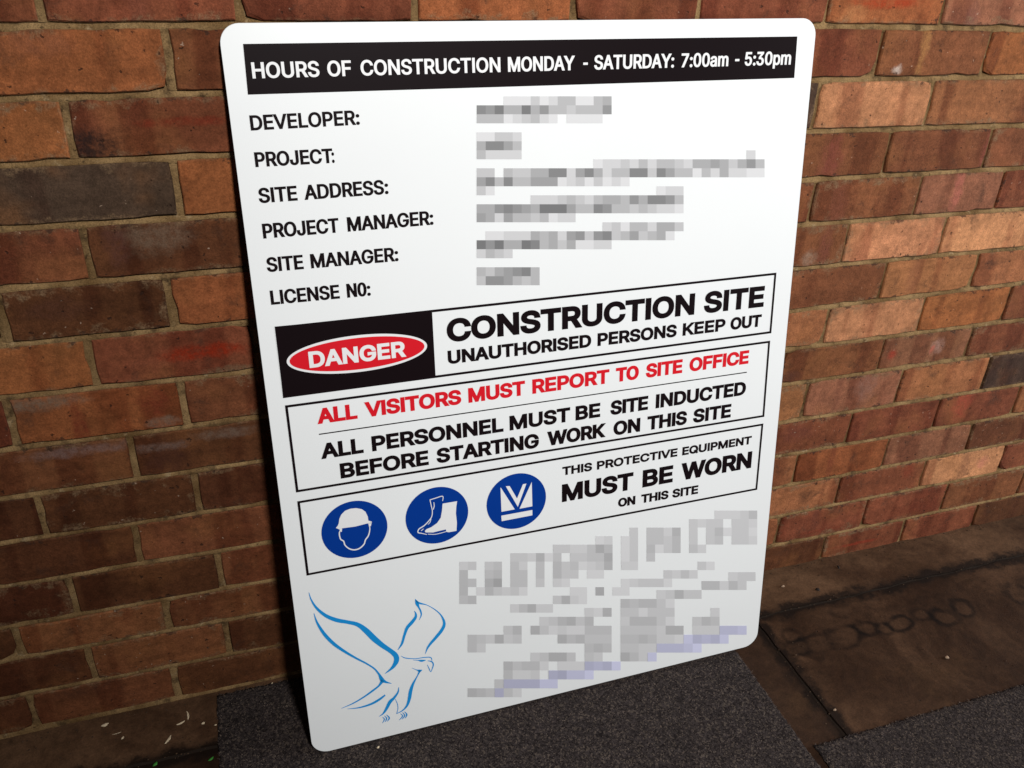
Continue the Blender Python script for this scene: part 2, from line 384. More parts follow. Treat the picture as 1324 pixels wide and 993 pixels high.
# outlines of the capitals and figures used on the sign: advance, contours
GLYPHS = {
  'A': (480, ["16,0 201,509 276,509 463,0 395,0 287,302 264,372 232,478 245,478 191,302 85,0", "110,142 110,199 370,199 370,142"]),
  'B': (456, ["60,0 60,509 241,509 261,508 280,506 298,502 329,491 354,474 373,454 381,442 392,416 395,403 397,389 398,361 391,329 387,320 376,304 364,291 349,281 324,269 315,267 315,262 334,259 354,251 372,239 389,223 396,214 408,192 415,166 418,136 415,107 407,79 392,55 383,44 372,34 344,18 328,11 311,6 270,1 247,0", "125,57 267,58 304,65 318,72 330,80 339,89 351,111 354,123 355,147 351,166 342,184 330,200 315,213 296,223 273,229 248,231 125,231", "125,285 238,285 249,286 269,289 279,292 297,301 318,319 328,334 334,352 336,372 335,385 328,409 313,429 302,437 290,443 275,448 259,451 240,452 125,452"]),
  'C': (510, ["267,-7 242,-6 217,-2 171,13 150,25 131,39 113,55 97,73 82,93 70,115 59,140 51,166 45,193 41,223 40,254 41,285 45,315 51,343 59,369 82,415 97,436 113,454 131,470 150,484 171,495 194,504 217,510 242,514 267,516 298,514 340,504 367,494 402,471 413,462 432,442 455,406 466,378 473,348 408,348 406,359 399,378 389,395 372,416 365,423 350,434 315,449 277,456 249,455 231,452 215,447 199,441 184,432 169,422 156,410 134,381 117,345 111,325 107,303 104,279 103,254 104,229 107,206 111,184 117,163 134,127 157,98 184,76 199,68 215,61 232,57 249,54 277,53 297,55 324,63 350,75 365,86 378,99 389,114 399,131 406,150 408,160 473,160 466,131 455,103 432,67 413,47 402,38 367,15 327,0 298,-5"]),
  'D': (502, ["219,0 96,0 96,57 215,57 239,58 261,61 301,72 318,81 333,91 347,103 360,117 370,132 379,149 392,187 396,209 399,255 396,302 392,323 379,361 360,392 348,406 335,418 320,428 303,437 285,443 265,448 244,451 93,452 93,509 225,509 254,507 281,504 307,498 331,489 353,478 373,465 391,450 407,432 421,413 433,391 444,367 451,342 457,315 462,255 457,195 451,168 443,142 433,119 421,97 406,77 390,60 371,44 351,31 328,20 303,11 277,5 249,1", "125,509 125,0 60,0 60,509"]),
  'E': (419, ["60,0 60,509 372,509 372,452 125,452 125,286 355,286 355,229 125,229 125,57 375,57 375,0"]),
  'F': (410, ["60,0 60,509 369,509 369,452 125,452 125,278 346,278 346,221 125,221 125,0"]),
  'G': (520, ["269,-7 242,-6 217,-2 193,5 171,14 149,25 130,39 112,55 96,73 82,93 69,116 59,140 51,166 45,194 41,223 40,254 41,285 45,315 51,343 59,369 69,393 96,436 112,454 129,470 149,484 170,495 192,504 215,510 239,514 265,516 296,514 340,504 367,492 392,478 414,460 424,450 449,416 462,391 471,363 474,349 408,349 397,377 382,401 370,415 356,427 341,437 324,445 306,451 286,455 265,456 247,455 230,452 198,441 169,422 156,410 145,397 134,381 125,364 117,345 111,325 104,279 103,254 104,229 111,184 117,163 125,145 134,128 145,112 170,87 184,76 216,61 233,57 250,54 269,53 301,56 317,59 345,71 369,88 388,110 396,123 403,137 412,168 415,202 434,199 283,199 283,256 478,256 478,200 477,176 474,152 461,110 451,91 439,73 426,57 411,43 395,30 377,19 337,2 315,-3 292,-6"]),
  'H': (517, ["60,0 60,509 125,509 125,289 392,289 392,509 457,509 457,0 392,0 392,232 125,232 125,0"]),
  'I': (185, ["60,0 60,509 125,509 125,0"]),
  'J': (396, ["185,-7 159,-5 135,0 113,7 93,19 75,33 60,50 48,70 40,92 35,118 33,145 33,173 98,173 99,128 101,112 106,97 113,85 122,74 132,65 143,59 156,54 170,51 185,50 200,51 214,54 226,59 238,65 248,74 263,97 268,112 271,128 272,145 272,509 336,509 336,145 335,118 330,92 321,70 309,50 294,33 276,19 256,7 235,0 211,-5"]),
  'K': (467, ["104,145 104,216 139,261 174,303 364,509 448,509 231,276 228,276", "60,0 60,509 125,509 124,225 125,0", "372,0 188,259 228,309 449,0"]),
  'L': (393, ["60,0 60,509 125,509 125,57 361,57 361,0"]),
  'M': (628, ["60,0 60,509 152,509 287,159 322,49 307,49 352,187 476,509 568,509 568,0 504,0 504,327 507,457 513,457 498,409 456,291 342,0 286,0 159,321 112,457 119,457 122,328 122,0"]),
  'N': (523, ["60,0 60,509 136,509 363,151 388,107 414,55 405,54 399,157 399,509 463,509 463,0 387,0 177,331 108,452 119,454 125,291 125,0"]),
  'O': (533, ["267,-7 241,-6 217,-2 171,13 150,25 131,39 113,55 97,73 82,93 70,115 59,140 51,166 45,193 41,223 40,254 41,285 45,315 51,343 59,369 82,415 97,436 113,454 131,470 150,484 171,495 194,504 217,510 241,514 267,516 293,514 317,510 340,504 363,495 384,484 403,470 421,454 437,436 464,393 474,369 482,343 488,315 492,285 493,254 492,223 488,193 482,166 474,140 464,115 451,93 437,73 421,55 403,39 384,25 363,13 317,-2 293,-6", "267,53 285,54 318,61 349,76 364,86 377,98 399,127 416,163 427,205 430,254 427,303 416,346 399,382 377,411 364,423 334,441 302,452 285,455 267,456 249,455 232,452 199,441 184,433 170,422 157,411 145,397 125,364 117,345 111,325 104,279 103,254 104,229 111,183 117,163 125,144 145,112 157,98 170,86 184,76 199,68 215,61 232,57 249,54"]),
  'P': (445, ["60,0 60,509 258,508 298,501 316,495 332,487 347,478 360,468 371,456 381,444 390,430 397,415 406,383 408,365 409,348 406,313 397,280 390,265 381,251 360,227 347,216 316,199 298,193 279,189 235,186 109,186 109,242 248,243 275,247 287,251 306,262 322,276 328,284 337,303 343,325 344,359 343,371 337,392 328,411 315,426 297,439 275,447 262,450 232,452 125,452 125,0"]),
  'R': (449, ["60,0 60,509 259,508 299,501 317,496 333,489 348,480 361,470 382,447 397,419 403,403 409,370 409,334 403,301 390,271 382,258 361,235 333,217 317,210 279,201 258,198 96,198 96,255 234,255 276,259 298,267 307,272 315,278 329,292 338,309 345,340 345,364 341,386 334,405 329,413 315,428 298,440 275,448 248,452 125,452 125,0", "353,0 230,229 303,229 428,0"]),
  'S': (447, ["224,-9 182,-6 144,3 128,9 112,17 85,36 64,60 49,88 40,120 38,137 104,137 106,125 112,105 117,96 130,80 156,63 177,55 200,51 224,49 250,51 275,56 286,60 306,71 323,84 335,100 340,109 345,129 346,139 345,149 341,165 337,172 332,179 320,190 296,205 245,222 184,239 160,247 118,266 101,277 86,289 74,303 64,318 57,335 53,353 52,372 53,389 56,405 60,420 67,434 75,448 85,460 96,471 109,481 122,490 138,498 171,509 189,513 227,516 266,513 300,504 316,498 331,490 357,471 377,449 392,422 396,408 401,378 337,378 335,393 330,406 323,418 302,437 289,445 275,451 243,458 225,459 200,457 188,455 167,448 149,438 141,432 129,418 124,411 117,394 115,376 118,356 121,348 125,340 138,327 152,317 169,308 212,293 264,279 312,264 331,255 359,238 375,224 395,198 403,177 406,165 408,152 408,139 405,107 394,77 377,51 366,39 353,28 339,19 323,11 288,-2 268,-6"]),
  'T': (449, ["32,452 32,509 417,509 417,452 257,452 257,0 193,0 193,452"]),
  'U': (517, ["259,-8 235,-7 192,0 154,15 137,25 121,37 95,64 76,97 69,114 64,133 61,153 60,173 60,509 124,509 124,178 127,150 130,137 135,125 148,102 156,92 165,83 187,68 213,57 227,54 243,52 275,52 305,57 331,68 342,75 362,92 370,102 377,113 387,137 390,150 393,178 393,509 457,509 457,173 456,153 453,133 448,114 433,80 422,64 410,50 396,37 380,25 363,15 325,0 282,-7"]),
  'V': (480, ["204,0 16,509 84,509 192,206 215,137 248,31 235,31 267,138 395,509 463,509 278,0"]),
  'W': (686, ["155,0 16,509 82,509 163,196 187,94 197,40 189,40 211,145 306,509 380,509 462,196 486,94 497,40 488,40 510,145 603,509 670,509 530,0 455,0 368,323 351,391 336,475 350,475 335,395 318,323 230,0"]),
  'Y': (472, ["203,0 203,208 16,509 91,509 192,344 222,292 250,230 224,230 251,293 280,344 381,509 455,509 268,208 268,0"]),
  '0': (453, ["227,-7 205,-6 184,-2 165,4 147,13 130,24 101,53 89,71 78,91 69,113 61,138 55,164 51,192 48,254 51,316 55,344 61,370 69,395 78,417 89,437 101,455 115,471 130,484 147,496 184,511 227,516 269,511 306,496 323,484 338,471 352,455 364,437 375,417 384,395 392,370 398,344 402,316 405,254 402,192 398,164 392,138 384,113 375,91 364,71 352,53 339,38 323,24 307,13 289,4 269,-2 249,-6", "227,50 241,50 255,53 267,58 279,65 290,74 300,84 309,97 324,126 335,163 342,205 344,254 342,303 339,325 330,365 317,398 300,425 279,444 255,456 241,459 227,460 212,459 198,456 186,451 174,444 163,435 153,425 144,412 129,382 118,346 111,303 109,254 111,205 118,163 129,126 144,97 153,84 163,74 174,65 186,58 198,53 212,50"]),
  '3': (453, ["218,-7 182,-4 165,-1 133,10 104,25 80,46 70,57 62,70 49,99 44,132 109,132 113,112 117,103 126,87 133,80 156,63 185,53 196,51 231,50 265,57 293,71 315,93 324,111 327,122 329,133 329,156 321,187 310,205 295,221 275,234 263,239 235,245 201,248 157,248 157,299 288,448 288,452 70,452 70,509 372,509 372,461 211,278 211,289 254,290 273,287 308,276 324,268 350,248 361,236 379,208 385,193 389,178 392,162 393,145 392,127 385,95 379,80 361,53 350,41 324,21 309,12 275,0 257,-4"]),
  '5': (453, ["221,-7 186,-4 155,5 140,11 126,19 102,37 83,60 69,86 64,100 61,115 60,130 122,130 126,113 133,96 144,82 157,70 173,60 191,54 211,50 233,50 245,52 256,55 276,64 294,78 314,104 323,126 326,137 328,162 323,199 314,221 301,240 293,248 275,262 254,272 242,275 208,277 187,274 149,261 128,246 67,253 96,509 366,509 366,452 151,452 134,301 136,301 143,307 159,317 168,321 187,328 208,332 229,334 256,332 294,321 316,309 336,294 361,266 368,255 379,231 387,205 389,192 391,163 390,144 383,108 377,91 369,76 349,48 337,35 309,15 293,7 276,1 259,-3 240,-6"]),
  '7': (453, ["97,0 323,448 323,452 62,452 62,509 391,509 391,449 165,0"]),
  ':': (188, ["95,-4 88,-4 75,0 58,14 54,20 50,34 50,48 54,62 63,73 81,85 95,87 110,85 128,73 136,62 139,55 141,41 139,27 136,20 128,9 116,0 103,-4", "95,271 88,271 81,273 69,279 63,284 54,296 52,302 50,309 50,324 54,337 63,349 81,360 95,362 110,360 128,349 139,331 141,316 139,302 128,284 122,279 110,273 103,271"]),
  '-': (453, ["337,244 337,188 114,188 114,244"]),
  'a': (389, ["160,-9 119,-4 94,5 73,18 63,26 55,35 41,55 33,80 30,108 32,132 35,143 43,161 55,176 69,188 95,202 125,211 178,220 249,229 265,235 272,241 276,255 274,274 270,290 267,297 258,309 253,314 240,322 224,328 196,331 166,328 149,322 135,315 123,306 113,296 105,285 100,274 41,291 53,317 69,337 88,354 121,371 145,379 182,384 194,384 249,377 277,366 302,347 310,339 322,320 331,297 336,268 337,251 337,0 277,0 277,52 272,52 252,25 246,19 232,9 215,1 195,-5", "170,45 207,50 218,54 237,64 258,85 268,102 274,119 276,138 276,190 259,182 231,176 175,168 134,159 120,152 108,144 99,134 96,128 92,113 92,97 95,84 102,72 111,63 123,55 130,52 145,48"]),
  'm': (610, ["53,0 53,379 112,379 112,295 108,295 115,318 120,328 132,346 140,354 163,372 190,383 209,386 235,385 250,382 264,377 276,370 287,361 297,350 312,325 321,295 312,295 320,316 330,335 345,351 361,364 371,370 391,379 402,382 425,386 450,386 474,381 497,372 508,365 526,349 534,339 541,328 551,303 556,272 557,255 557,0 496,0 496,254 495,269 492,283 487,295 481,305 473,313 453,324 442,328 431,330 409,330 390,327 382,324 374,320 361,310 355,304 345,290 337,266 335,247 335,0 274,0 274,260 271,283 261,303 244,318 224,327 212,330 191,330 174,327 150,316 131,297 121,281 118,271 114,250 114,0"]),
  'p': (424, ["53,-143 53,379 112,379 112,319 118,319 137,346 155,363 171,373 191,380 203,383 215,384 248,383 265,381 282,376 298,369 313,361 327,350 351,325 370,293 383,255 387,234 389,212 390,189 389,165 387,143 383,122 370,84 351,52 340,39 313,16 298,7 282,1 266,-4 248,-7 216,-8 192,-4 182,-1 156,14 143,25 118,59 114,59 114,-143", "220,47 247,50 269,59 289,74 304,93 316,117 324,144 328,174 328,205 324,234 316,261 311,273 297,294 280,311 270,318 247,327 220,330 194,327 171,318 161,312 152,304 144,296 137,286 130,275 125,263 117,236 113,206 113,173 117,142 125,115 137,92 144,82 152,73 172,58 183,53 207,47"]),
}

# ---------------------------------------------------------------- the wall
JOINTS = [[(0, 33.5), (100, 33.7), (220, 32.6), (280, 33), (1060, 34), (1165, 34.2), (1324, 38)],
 [(0, 129), (100, 125), (287, 120.3), (1050, 103.1), (1165, 102), (1324, 99.7)],
 [(0, 215.3), (150, 207.7), (290, 199.7), (1045, 171.5), (1188, 165.4), (1324, 162)],
 [(0, 297.4), (151, 287.8), (300, 278.5), (1037, 233.8), (1149, 226.6), (1324, 217.4)],
 [(0, 375.9), (126, 363.3), (221, 357), (309, 349.5), (1033, 292.3), (1149, 282.7), (1324, 270.6)],
 [(0, 446.9), (126, 435.8), (315, 418.2), (1027, 346.9), (1149, 337.8), (1324, 320.8)],
 [(0, 514.7), (121, 502.7), (320, 483.6), (1023, 402.5), (1149, 387.3), (1324, 366.8)],
 [(0, 584.2), (151, 564), (320, 541.3), (1017, 452.6), (1138, 439), (1324, 412.7)],
 [(0, 647.7), (181, 619.6), (332, 596.3), (1012, 499.6), (1138, 480.4), (1324, 453)],
 [(0, 703.6), (181, 676.4), (332, 653.1), (1008, 547.1), (1138, 527.9), (1324, 497)],
 [(0, 759.5), (181, 730.2), (338, 704.2), (1004, 589.5), (1138, 569.5), (1324, 534.3)],
 [(0, 811.6), (151, 786.8), (347, 754.5), (1000, 629.3), (1138, 607), (1324, 570.2)],
 [(0, 856.2), (181, 823.1), (345, 794.4), (995, 670.4), (1138, 640.9), (1324, 604.9)],
 [(0, 903.6), (166, 872.9), (350, 838.2), (994, 707), (1064, 693), (1168, 673)],
 [(0, 953), (151, 922.8), (347, 876), (987, 741), (1168, 704), (1324, 667)]]
PERPS = {
 -1: [(50.6, 10), (308.5, 12), (742, 10), (904.6, 12), (1070, 15), (1220, 15)],
 0: [(219, 78), (1137, 70), (1275, 70)],
 1: [(88, 168), (1056, 135), (1202, 135)],
 2: [(228, 242), (1147.5, 197), (1278, 193)],
 3: [(112, 325), (1051, 260), (1187.7, 252), (1295, 240)],
 4: [(219, 388), (3, 415), (1093.4, 315), (1220.3, 302)],
 5: [(117, 465), (1142, 365), (1261, 350)],
 6: [(14.5, 548), (237, 522), (1068, 425), (1192.5, 405), (1303.7, 390)],
 7: [(172, 592), (1139, 461), (1255, 440)],
 8: [(54, 668), (255, 638), (1042, 516), (1163.8, 497), (1276, 480)],
 9: [(178, 705), (1099, 552), (1212.6, 532), (1315, 515)],
 10: [(94, 768), (284, 740), (1029, 605), (1144.5, 588)],
 11: [(23, 830), (216, 798), (1083, 637), (1193, 617), (1293.5, 598)],
 12: [(119, 862), (294.6, 829), (1006.6, 686), (1118.6, 663), (1220, 646)],
 13: [(42, 918), (227, 882), (1061.7, 720), (1166.6, 689), (1260.7, 665)],
}
PITCH = 0.0846
X0, X1 = -1.15, 2.55
zfit = []
for pts in JOINTS:
    w = [on_wall(*p) for p in pts]
    zfit.append(np.polyfit([p[0] for p in w], [p[1] for p in w], 2))


def bed_z(j, x):
    xc = min(max(x, -0.5), 1.85)
    if j < 0:
        return float(np.polyval(zfit[0], xc) * 0.5) - j * PITCH
    return float(np.polyval(zfit[j], xc))


C_SAL, C_ORA, C_TAN = (0.45, 0.200, 0.092), (0.265, 0.087, 0.031), (0.285, 0.112, 0.046)
C_BRO, C_RED, C_PIN = (0.180, 0.064, 0.027), (0.175, 0.053, 0.025), (0.240, 0.095, 0.050)
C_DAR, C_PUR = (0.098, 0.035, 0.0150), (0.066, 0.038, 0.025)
TONES = {
 -1: [(20, 15, C_RED), (180, 15, C_RED), (500, 12, C_RED), (820, 10, C_RED), (980, 12, C_RED), (1045, 15, C_BRO), (1140, 15, C_ORA), (1270, 15, C_PIN)],
 0: [(100, 80, C_ORA), (250, 75, C_BRO), (1095, 65, C_RED), (1210, 65, C_BRO), (1300, 65, C_ORA)],
 1: [(40, 165, C_ORA), (190, 160, C_RED), (1045, 140, C_PUR), (1130, 135, C_SAL), (1270, 135, C_TAN)],
 2: [(110, 245, C_PUR), (270, 235, C_ORA), (1090, 200, C_BRO), (1215, 195, C_BRO), (1300, 190, C_BRO)],
 3: [(50, 330, C_RED), (200, 310, C_DAR), (1035, 270, C_RED), (1120, 255, C_BRO), (1240, 245, C_PIN), (1310, 240, C_RED)],
 4: [(110, 400, C_DAR), (270, 385, C_ORA), (1060, 320, C_BRO), (1155, 310, C_SAL), (1270, 300, C_SAL)],
 5: [(60, 470, C_ORA), (220, 455, C_RED), (1085, 370, C_BRO), (1200, 360, C_TAN), (1290, 350, C_TAN)],
 6: [(5, 540, C_RED), (120, 525, C_ORA), (280, 510, C_BRO), (1045, 430, C_TAN), (1130, 415, C_SAL), (1250, 405, C_ORA), (1315, 380, C_RED)],
 7: [(80, 595, C_BRO), (240, 575, C_DAR), (1080, 465, C_BRO), (1195, 450, C_PIN), (1290, 440, C_RED)],
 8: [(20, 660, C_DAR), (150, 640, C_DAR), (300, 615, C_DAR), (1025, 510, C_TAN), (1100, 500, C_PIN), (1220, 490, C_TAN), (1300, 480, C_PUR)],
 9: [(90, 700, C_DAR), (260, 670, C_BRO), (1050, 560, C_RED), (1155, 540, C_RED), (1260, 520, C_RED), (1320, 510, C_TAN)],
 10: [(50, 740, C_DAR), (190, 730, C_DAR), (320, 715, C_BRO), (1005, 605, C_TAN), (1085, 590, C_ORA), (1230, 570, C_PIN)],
 11: [(10, 800, C_DAR), (120, 800, (0.20, 0.075, 0.03)), (300, 770, C_BRO), (1040, 640, C_TAN), (1140, 625, C_RED), (1240, 600, C_SAL), (1310, 590, C_RED)],  # orange bricks here and one row up toned down, shade put into colour
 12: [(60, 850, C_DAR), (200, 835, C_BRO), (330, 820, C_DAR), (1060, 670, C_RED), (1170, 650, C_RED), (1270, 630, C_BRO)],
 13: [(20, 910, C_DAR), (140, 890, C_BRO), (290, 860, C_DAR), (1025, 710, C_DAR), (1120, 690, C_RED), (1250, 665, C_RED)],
}
# place in the photograph, half width, half height (m), colour, strength
SPOTS = [
 (245, 157, .085, .008, (.17, .022, .010), .7), (112, 190, .055, .034, (.022, .012, .010), .92),
 (205, 305, .055, .033, (0.162, 0.105, 0.069), .75), (150, 310, .02, .05, (.10, .04, .03), .6),
 (262, 455, .075, .016, (.26, .022, .006), .85), (305, 478, .06, .010, (0.168, 0.108, 0.060), .7),
 (105, 555, .014, .07, (.17, .035, .016), .85), (198, 520, .028, .03, (.17, .035, .016), .85),
 (50, 522, .07, .014, (0.162, 0.120, 0.084), .8), (210, 545, .03, .012, (0.180, 0.126, 0.090), .8),
 (100, 583, .09, .012, (0.204, 0.126, 0.108), .7), (215, 590, .04, .04, (.07, .025, .015), .8), (290, 560, .06, .012, (0.168, 0.114, 0.084), .7),
 (205, 578, .05, .01, (0.180, 0.120, 0.096), .6), (75, 400, .05, .02, (.09, .035, .02), .6),
 (1082, 270, .022, .07, (.17, .055, .03), .85), (1065, 325, .018, .06, (.16, .05, .03), .8), (1045, 335, .02, .02, (.3, .2, .14), .6),
 (1150, 3, .08, .012, (.32, .04, .012), .85), (1154, 459, .014, .014, (.30, .04, .022), .8), (1212, 448, .02, .022, (.40, .24, .19), .6),
 (1206, 452, .008, .012, (.45, .08, .05), .7), (1075, 210, .03, .06, (.20, .055, .035), .8), (1275, 200, .015, .05, (.26, .07, .05), .7),
 (1018, 490, .04, .018, (.08, .03, .02), .8), (1085, 505, .010, .06, (.17, .06, .035), .7), (1120, 500, .03, .05, (.24, .12, .085), .7),
 (1248, 600, .02, .05, (.26, .11, .055), .8), (1270, 598, .02, .02, (.50, .17, .12), .6), (1075, 594, .012, .06, (.16, .04, .02), .7),
 (1110, 702, .08, .006, (.24, .03, .014), .8), (1060, 686, .07, .006, (.20, .04, .02), .6), (1055, 668, .014, .05, (.13, .04, .025), .7),
 (1190, 655, .10, .02, (.16, .035, .018), .5), (1175, 607, .02, .03, (.22, .04, .02), .6), (1040, 640, .02, .02, (.10, .04, .02), .8),
 (1238, 245, .014, .06, (.42, .12, .09), .6), (1160, 90, .012, .01, (.55, .45, .38), .7), (1196, 58, .012, .06, (.36, .17, .06), .7),
 (1245, 520, .03, .06, (.34, .06, .035), .6), (1030, 560, .05, .03, (.12, .035, .025), .6), (1105, 20, .03, .02, (.45, .2, .08), .5),
 (95, 895, .05, .02, (.06, .025, .015), .6), (160, 788, .02, .04, (.17, .05, .02), .6), (40, 55, .06, .02, (.25, .09, .045), .5),
 (180, 15, .02, .05, (.16, .05, .03), .5), (1255, 30, .02, .04, (.16, .06, .05), .6), (1180, 360, .02, .05, (.24, .09, .045), .5),
]
spots_w = [(on_wall(s[0], s[1]), s) for s in SPOTS]

wall = bpy.data.objects.new('brick_wall', None)
COL.objects.link(wall)
tag(wall, 'brown and orange brick wall with tan mortar joints standing behind the leaning white sign', 'wall')
M_BRICK = brick_material('brick')
M_MORTAR = mortar_material()
perp_lines = []


def brick_mesh(x0, x1, jt, seedv, gap):
    """one brick: uneven outline, rounded arris, slightly tipped face"""
    n, m = 9, 3
    def outline(inset, y, jit):
        pts = []
        a, b = x0 + inset, x1 - inset
        def zt(x): return bed_z(jt, x) - gap - inset
        def zb(x): return bed_z(jt + 1, x) + gap + inset
        for i in range(n):
            x = a + (b - a) * i / n
            pts.append((x, zt(x)))
        for i in range(m):
            pts.append((b, zt(b) + (zb(b) - zt(b)) * i / m))
        for i in range(n):
            x = b + (a - b) * i / n
            pts.append((x, zb(x)))
        for i in range(m):
            pts.append((a, zb(a) + (zt(a) - zb(a)) * i / m))
        return pts
    N = 2 * (n + m)
    corner = {0: 1, n: 1, n + m: 1, 2 * n + m: 1}
    loc = random.Random(seedv)
    jitter = []
    for i in range(N):
        a = loc.uniform(0, 0.0019)
        if i in corner:
            a += loc.uniform(0.0008, 0.003) + (loc.random() < 0.16) * loc.uniform(0.003, 0.007)
        elif loc.random() < 0.10:
            a += loc.uniform(0.0015, 0.004)
        jitter.append(a)
    xc = (x0 + x1) / 2
    zc = (bed_z(jt, xc) + bed_z(jt + 1, xc)) / 2
    dy, tx, tz = loc.uniform(-0.0008, 0.0008), loc.uniform(-0.008, 0.008), loc.uniform(-0.015, 0.015)
    V = []
    for ring, (inset, y) in enumerate(((0.0002, 0.045), (0.0, 0.0022), (0.0016, 0.0))):
        for i, (x, z) in enumerate(outline(inset, y, 0)):
            dx, dz = xc - x, zc - z
            l = math.hypot(dx, dz * 3) + 1e-6
            f = jitter[i] * (1 if ring else 0.6)
            yy = y + dy + (tx * (x - xc) + tz * (z - zc) if ring else 0)
            if ring == 2 and i in corner:
                f *= 1.35
            V.append((x + dx / l * f, yy, z + (1 if dz > 0 else -1) * f * 0.8))
    F = []
    for r in (0, 1):
        for i in range(N):
            j = (i + 1) % N
            F.append((r * N + i, (r + 1) * N + i, (r + 1) * N + j, r * N + j))
    F.append(tuple(range(2 * N, 3 * N)))
    return V, F, xc, zc


nb = 0
for row in range(-3, 14):
    if row in PERPS:
        zm = (bed_z(row, 0.6) + bed_z(row + 1, 0.6)) / 2
        xs = sorted(on_wall(*p)[0] for p in PERPS[row])
    else:
        xs = [0.055 + (0.118 if row % 2 else 0)]
    full = [xs[0]]
    for a in xs[1:]:
        k = max(1, round((a - full[-1]) / 0.2365))
        p = full[-1]
        for i in range(1, k):
            full.append(p + (a - p) * i / k)
        full.append(a)
    while full[-1] < X1:
        full.append(full[-1] + 0.2365)
    while full[0] > X0:
        full.insert(0, full[0] - 0.2365)
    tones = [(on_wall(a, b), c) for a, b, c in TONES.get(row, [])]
    for i in range(len(full) - 1):
        a, b = full[i], full[i + 1]
        seedv = row * 100 + i + 5000
        g = lambda x: 0.0040 - 0.0019 * min(1, max(0, (x - 0.3) / 0.8))
        V, F, xc, zc = brick_mesh(a + g(a) * random.uniform(.7, 1.3), b - g(b) * random.uniform(.7, 1.3), row, seedv, 0.0036)
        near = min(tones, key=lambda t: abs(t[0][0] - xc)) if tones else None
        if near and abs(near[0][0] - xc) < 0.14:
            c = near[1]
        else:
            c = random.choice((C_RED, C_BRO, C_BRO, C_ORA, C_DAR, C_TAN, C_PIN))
        inside = [s for (p, s) in spots_w if a < p[0] < b and abs(p[1] - zc) < PITCH / 2 + 0.004]
        mat = brick_material('brick_marked', [s for s in inside]) if inside else M_BRICK
        o = mesh_obj('brick', V, F, mat, wall)
        # face map for the edge smears
        uv = o.data.uv_layers.new(name='UVMap')
        z0, z1 = bed_z(row + 1, xc), bed_z(row, xc)
        for l in o.data.loops:
            v = o.data.vertices[l.vertex_index].co
            zz0, zz1 = bed_z(row + 1, v.x) + .0036, bed_z(row, v.x) - .0036
            uv.data[l.index].uv = ((v.x - a) / (b - a), (v.z - zz0) / (zz1 - zz0))
        j = random.uniform(0.88, 1.12)
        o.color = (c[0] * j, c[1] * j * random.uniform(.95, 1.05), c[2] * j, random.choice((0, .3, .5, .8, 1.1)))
        nb += 1
    for x in full:
        perp_lines.append((row, x))

# mortar: weather-struck bed joints, flatter uprights, one backing
V, F = [], []
def nz(x, z, s, a, off=0.0):
    return a * noise.noise(Vector((x * s + off, off * 1.7, z * s)))
for j in range(-3, 15):
    xs = np.arange(X0, X1, 0.006)
    prof = [(-.0085, .0042), (-.0035, .0024), (-.0006, .0028), (.0022, .0056), (.0085, .0085)]
    if j == 14:
        prof = [(-.030, .001), (-.012, .0012), (-.004, .0016), (.002, .003), (.0085, .0065)]
    b = len(V)
    for x in xs:
        z = bed_z(j, x)
        for (dz, y) in prof:
            V.append((x, y + nz(x, z + dz, 60, .0011, j) + nz(x, z + dz, 18, .0010, j + 9), z + dz + nz(x, z, 40, .001, j)))
    n = len(prof)
    for i in range(len(xs) - 1):
        for k in range(n - 1):
            F.append((b + i * n + k, b + (i + 1) * n + k, b + (i + 1) * n + k + 1, b + i * n + k + 1))
for row, x in perp_lines:
    zt, zb = bed_z(row, x) - .004, bed_z(row + 1, x) + .004
    b = len(V)
    deep = random.uniform(-.001, .0022)
    for i in range(11):
        z = zb + (zt - zb) * i / 10
        for dx, y in ((-.008, .0060), (-.0016, .0036), (.0016, .0042), (.008, .0065)):
            V.append((x + dx, y + deep + nz(x + dx, z, 70, .0012, x * 7), z))
    for i in range(10):
        for k in range(3):
            F.append((b + i * 4 + k, b + i * 4 + k + 1, b + i * 4 + 5 + k, b + i * 4 + 4 + k))
b = len(V)
V += [(X0, .014, -1.26), (X1, .014, -1.26), (X1, .014, .26), (X0, .014, .26)]
F.append((b, b + 1, b + 2, b + 3))
mesh_obj('mortar', V, F, M_MORTAR, wall, smooth=True)

# ---------------------------------------------------------------- the ground
M_STRIP = concrete_material('strip_concrete', (0.044, 0.0205, 0.0100), (0.108, 0.057, 0.030))
RINGS = [(1092, 823, .042, .026, .8), (1056, 832, .05, .022, .7), (1120, 812, .028, .02, .7), (1092, 789, .03, .018, .35), (1163, 806, .028, .02, .85),
         (1190, 795, .022, .018, .5), (1220, 799, .03, .024, .9), (1245, 786, .026, .024, .7), (1143, 813, .02, .016, .5), (1030, 838, .03, .02, .6),
         (1318, 768, .03, .03, .6), (1024, 822, .02, .02, .4)]
M_SLAB = concrete_material('slab_concrete', (0.028, 0.0125, 0.0060), (0.075, 0.038, 0.0200), RINGS + [(1300, 835, .05, .07, 0.0), (1280, 812, .03, .04, 0.0)])
M_SLAB2 = concrete_material('slab_concrete_dark', (0.021, 0.0095, 0.0050), (0.040, 0.020, 0.011))  # darker tones for the slab left of the joint
M_EARTH = plain_material('joint_dirt', (0.016, 0.009, 0.005), 0.95)


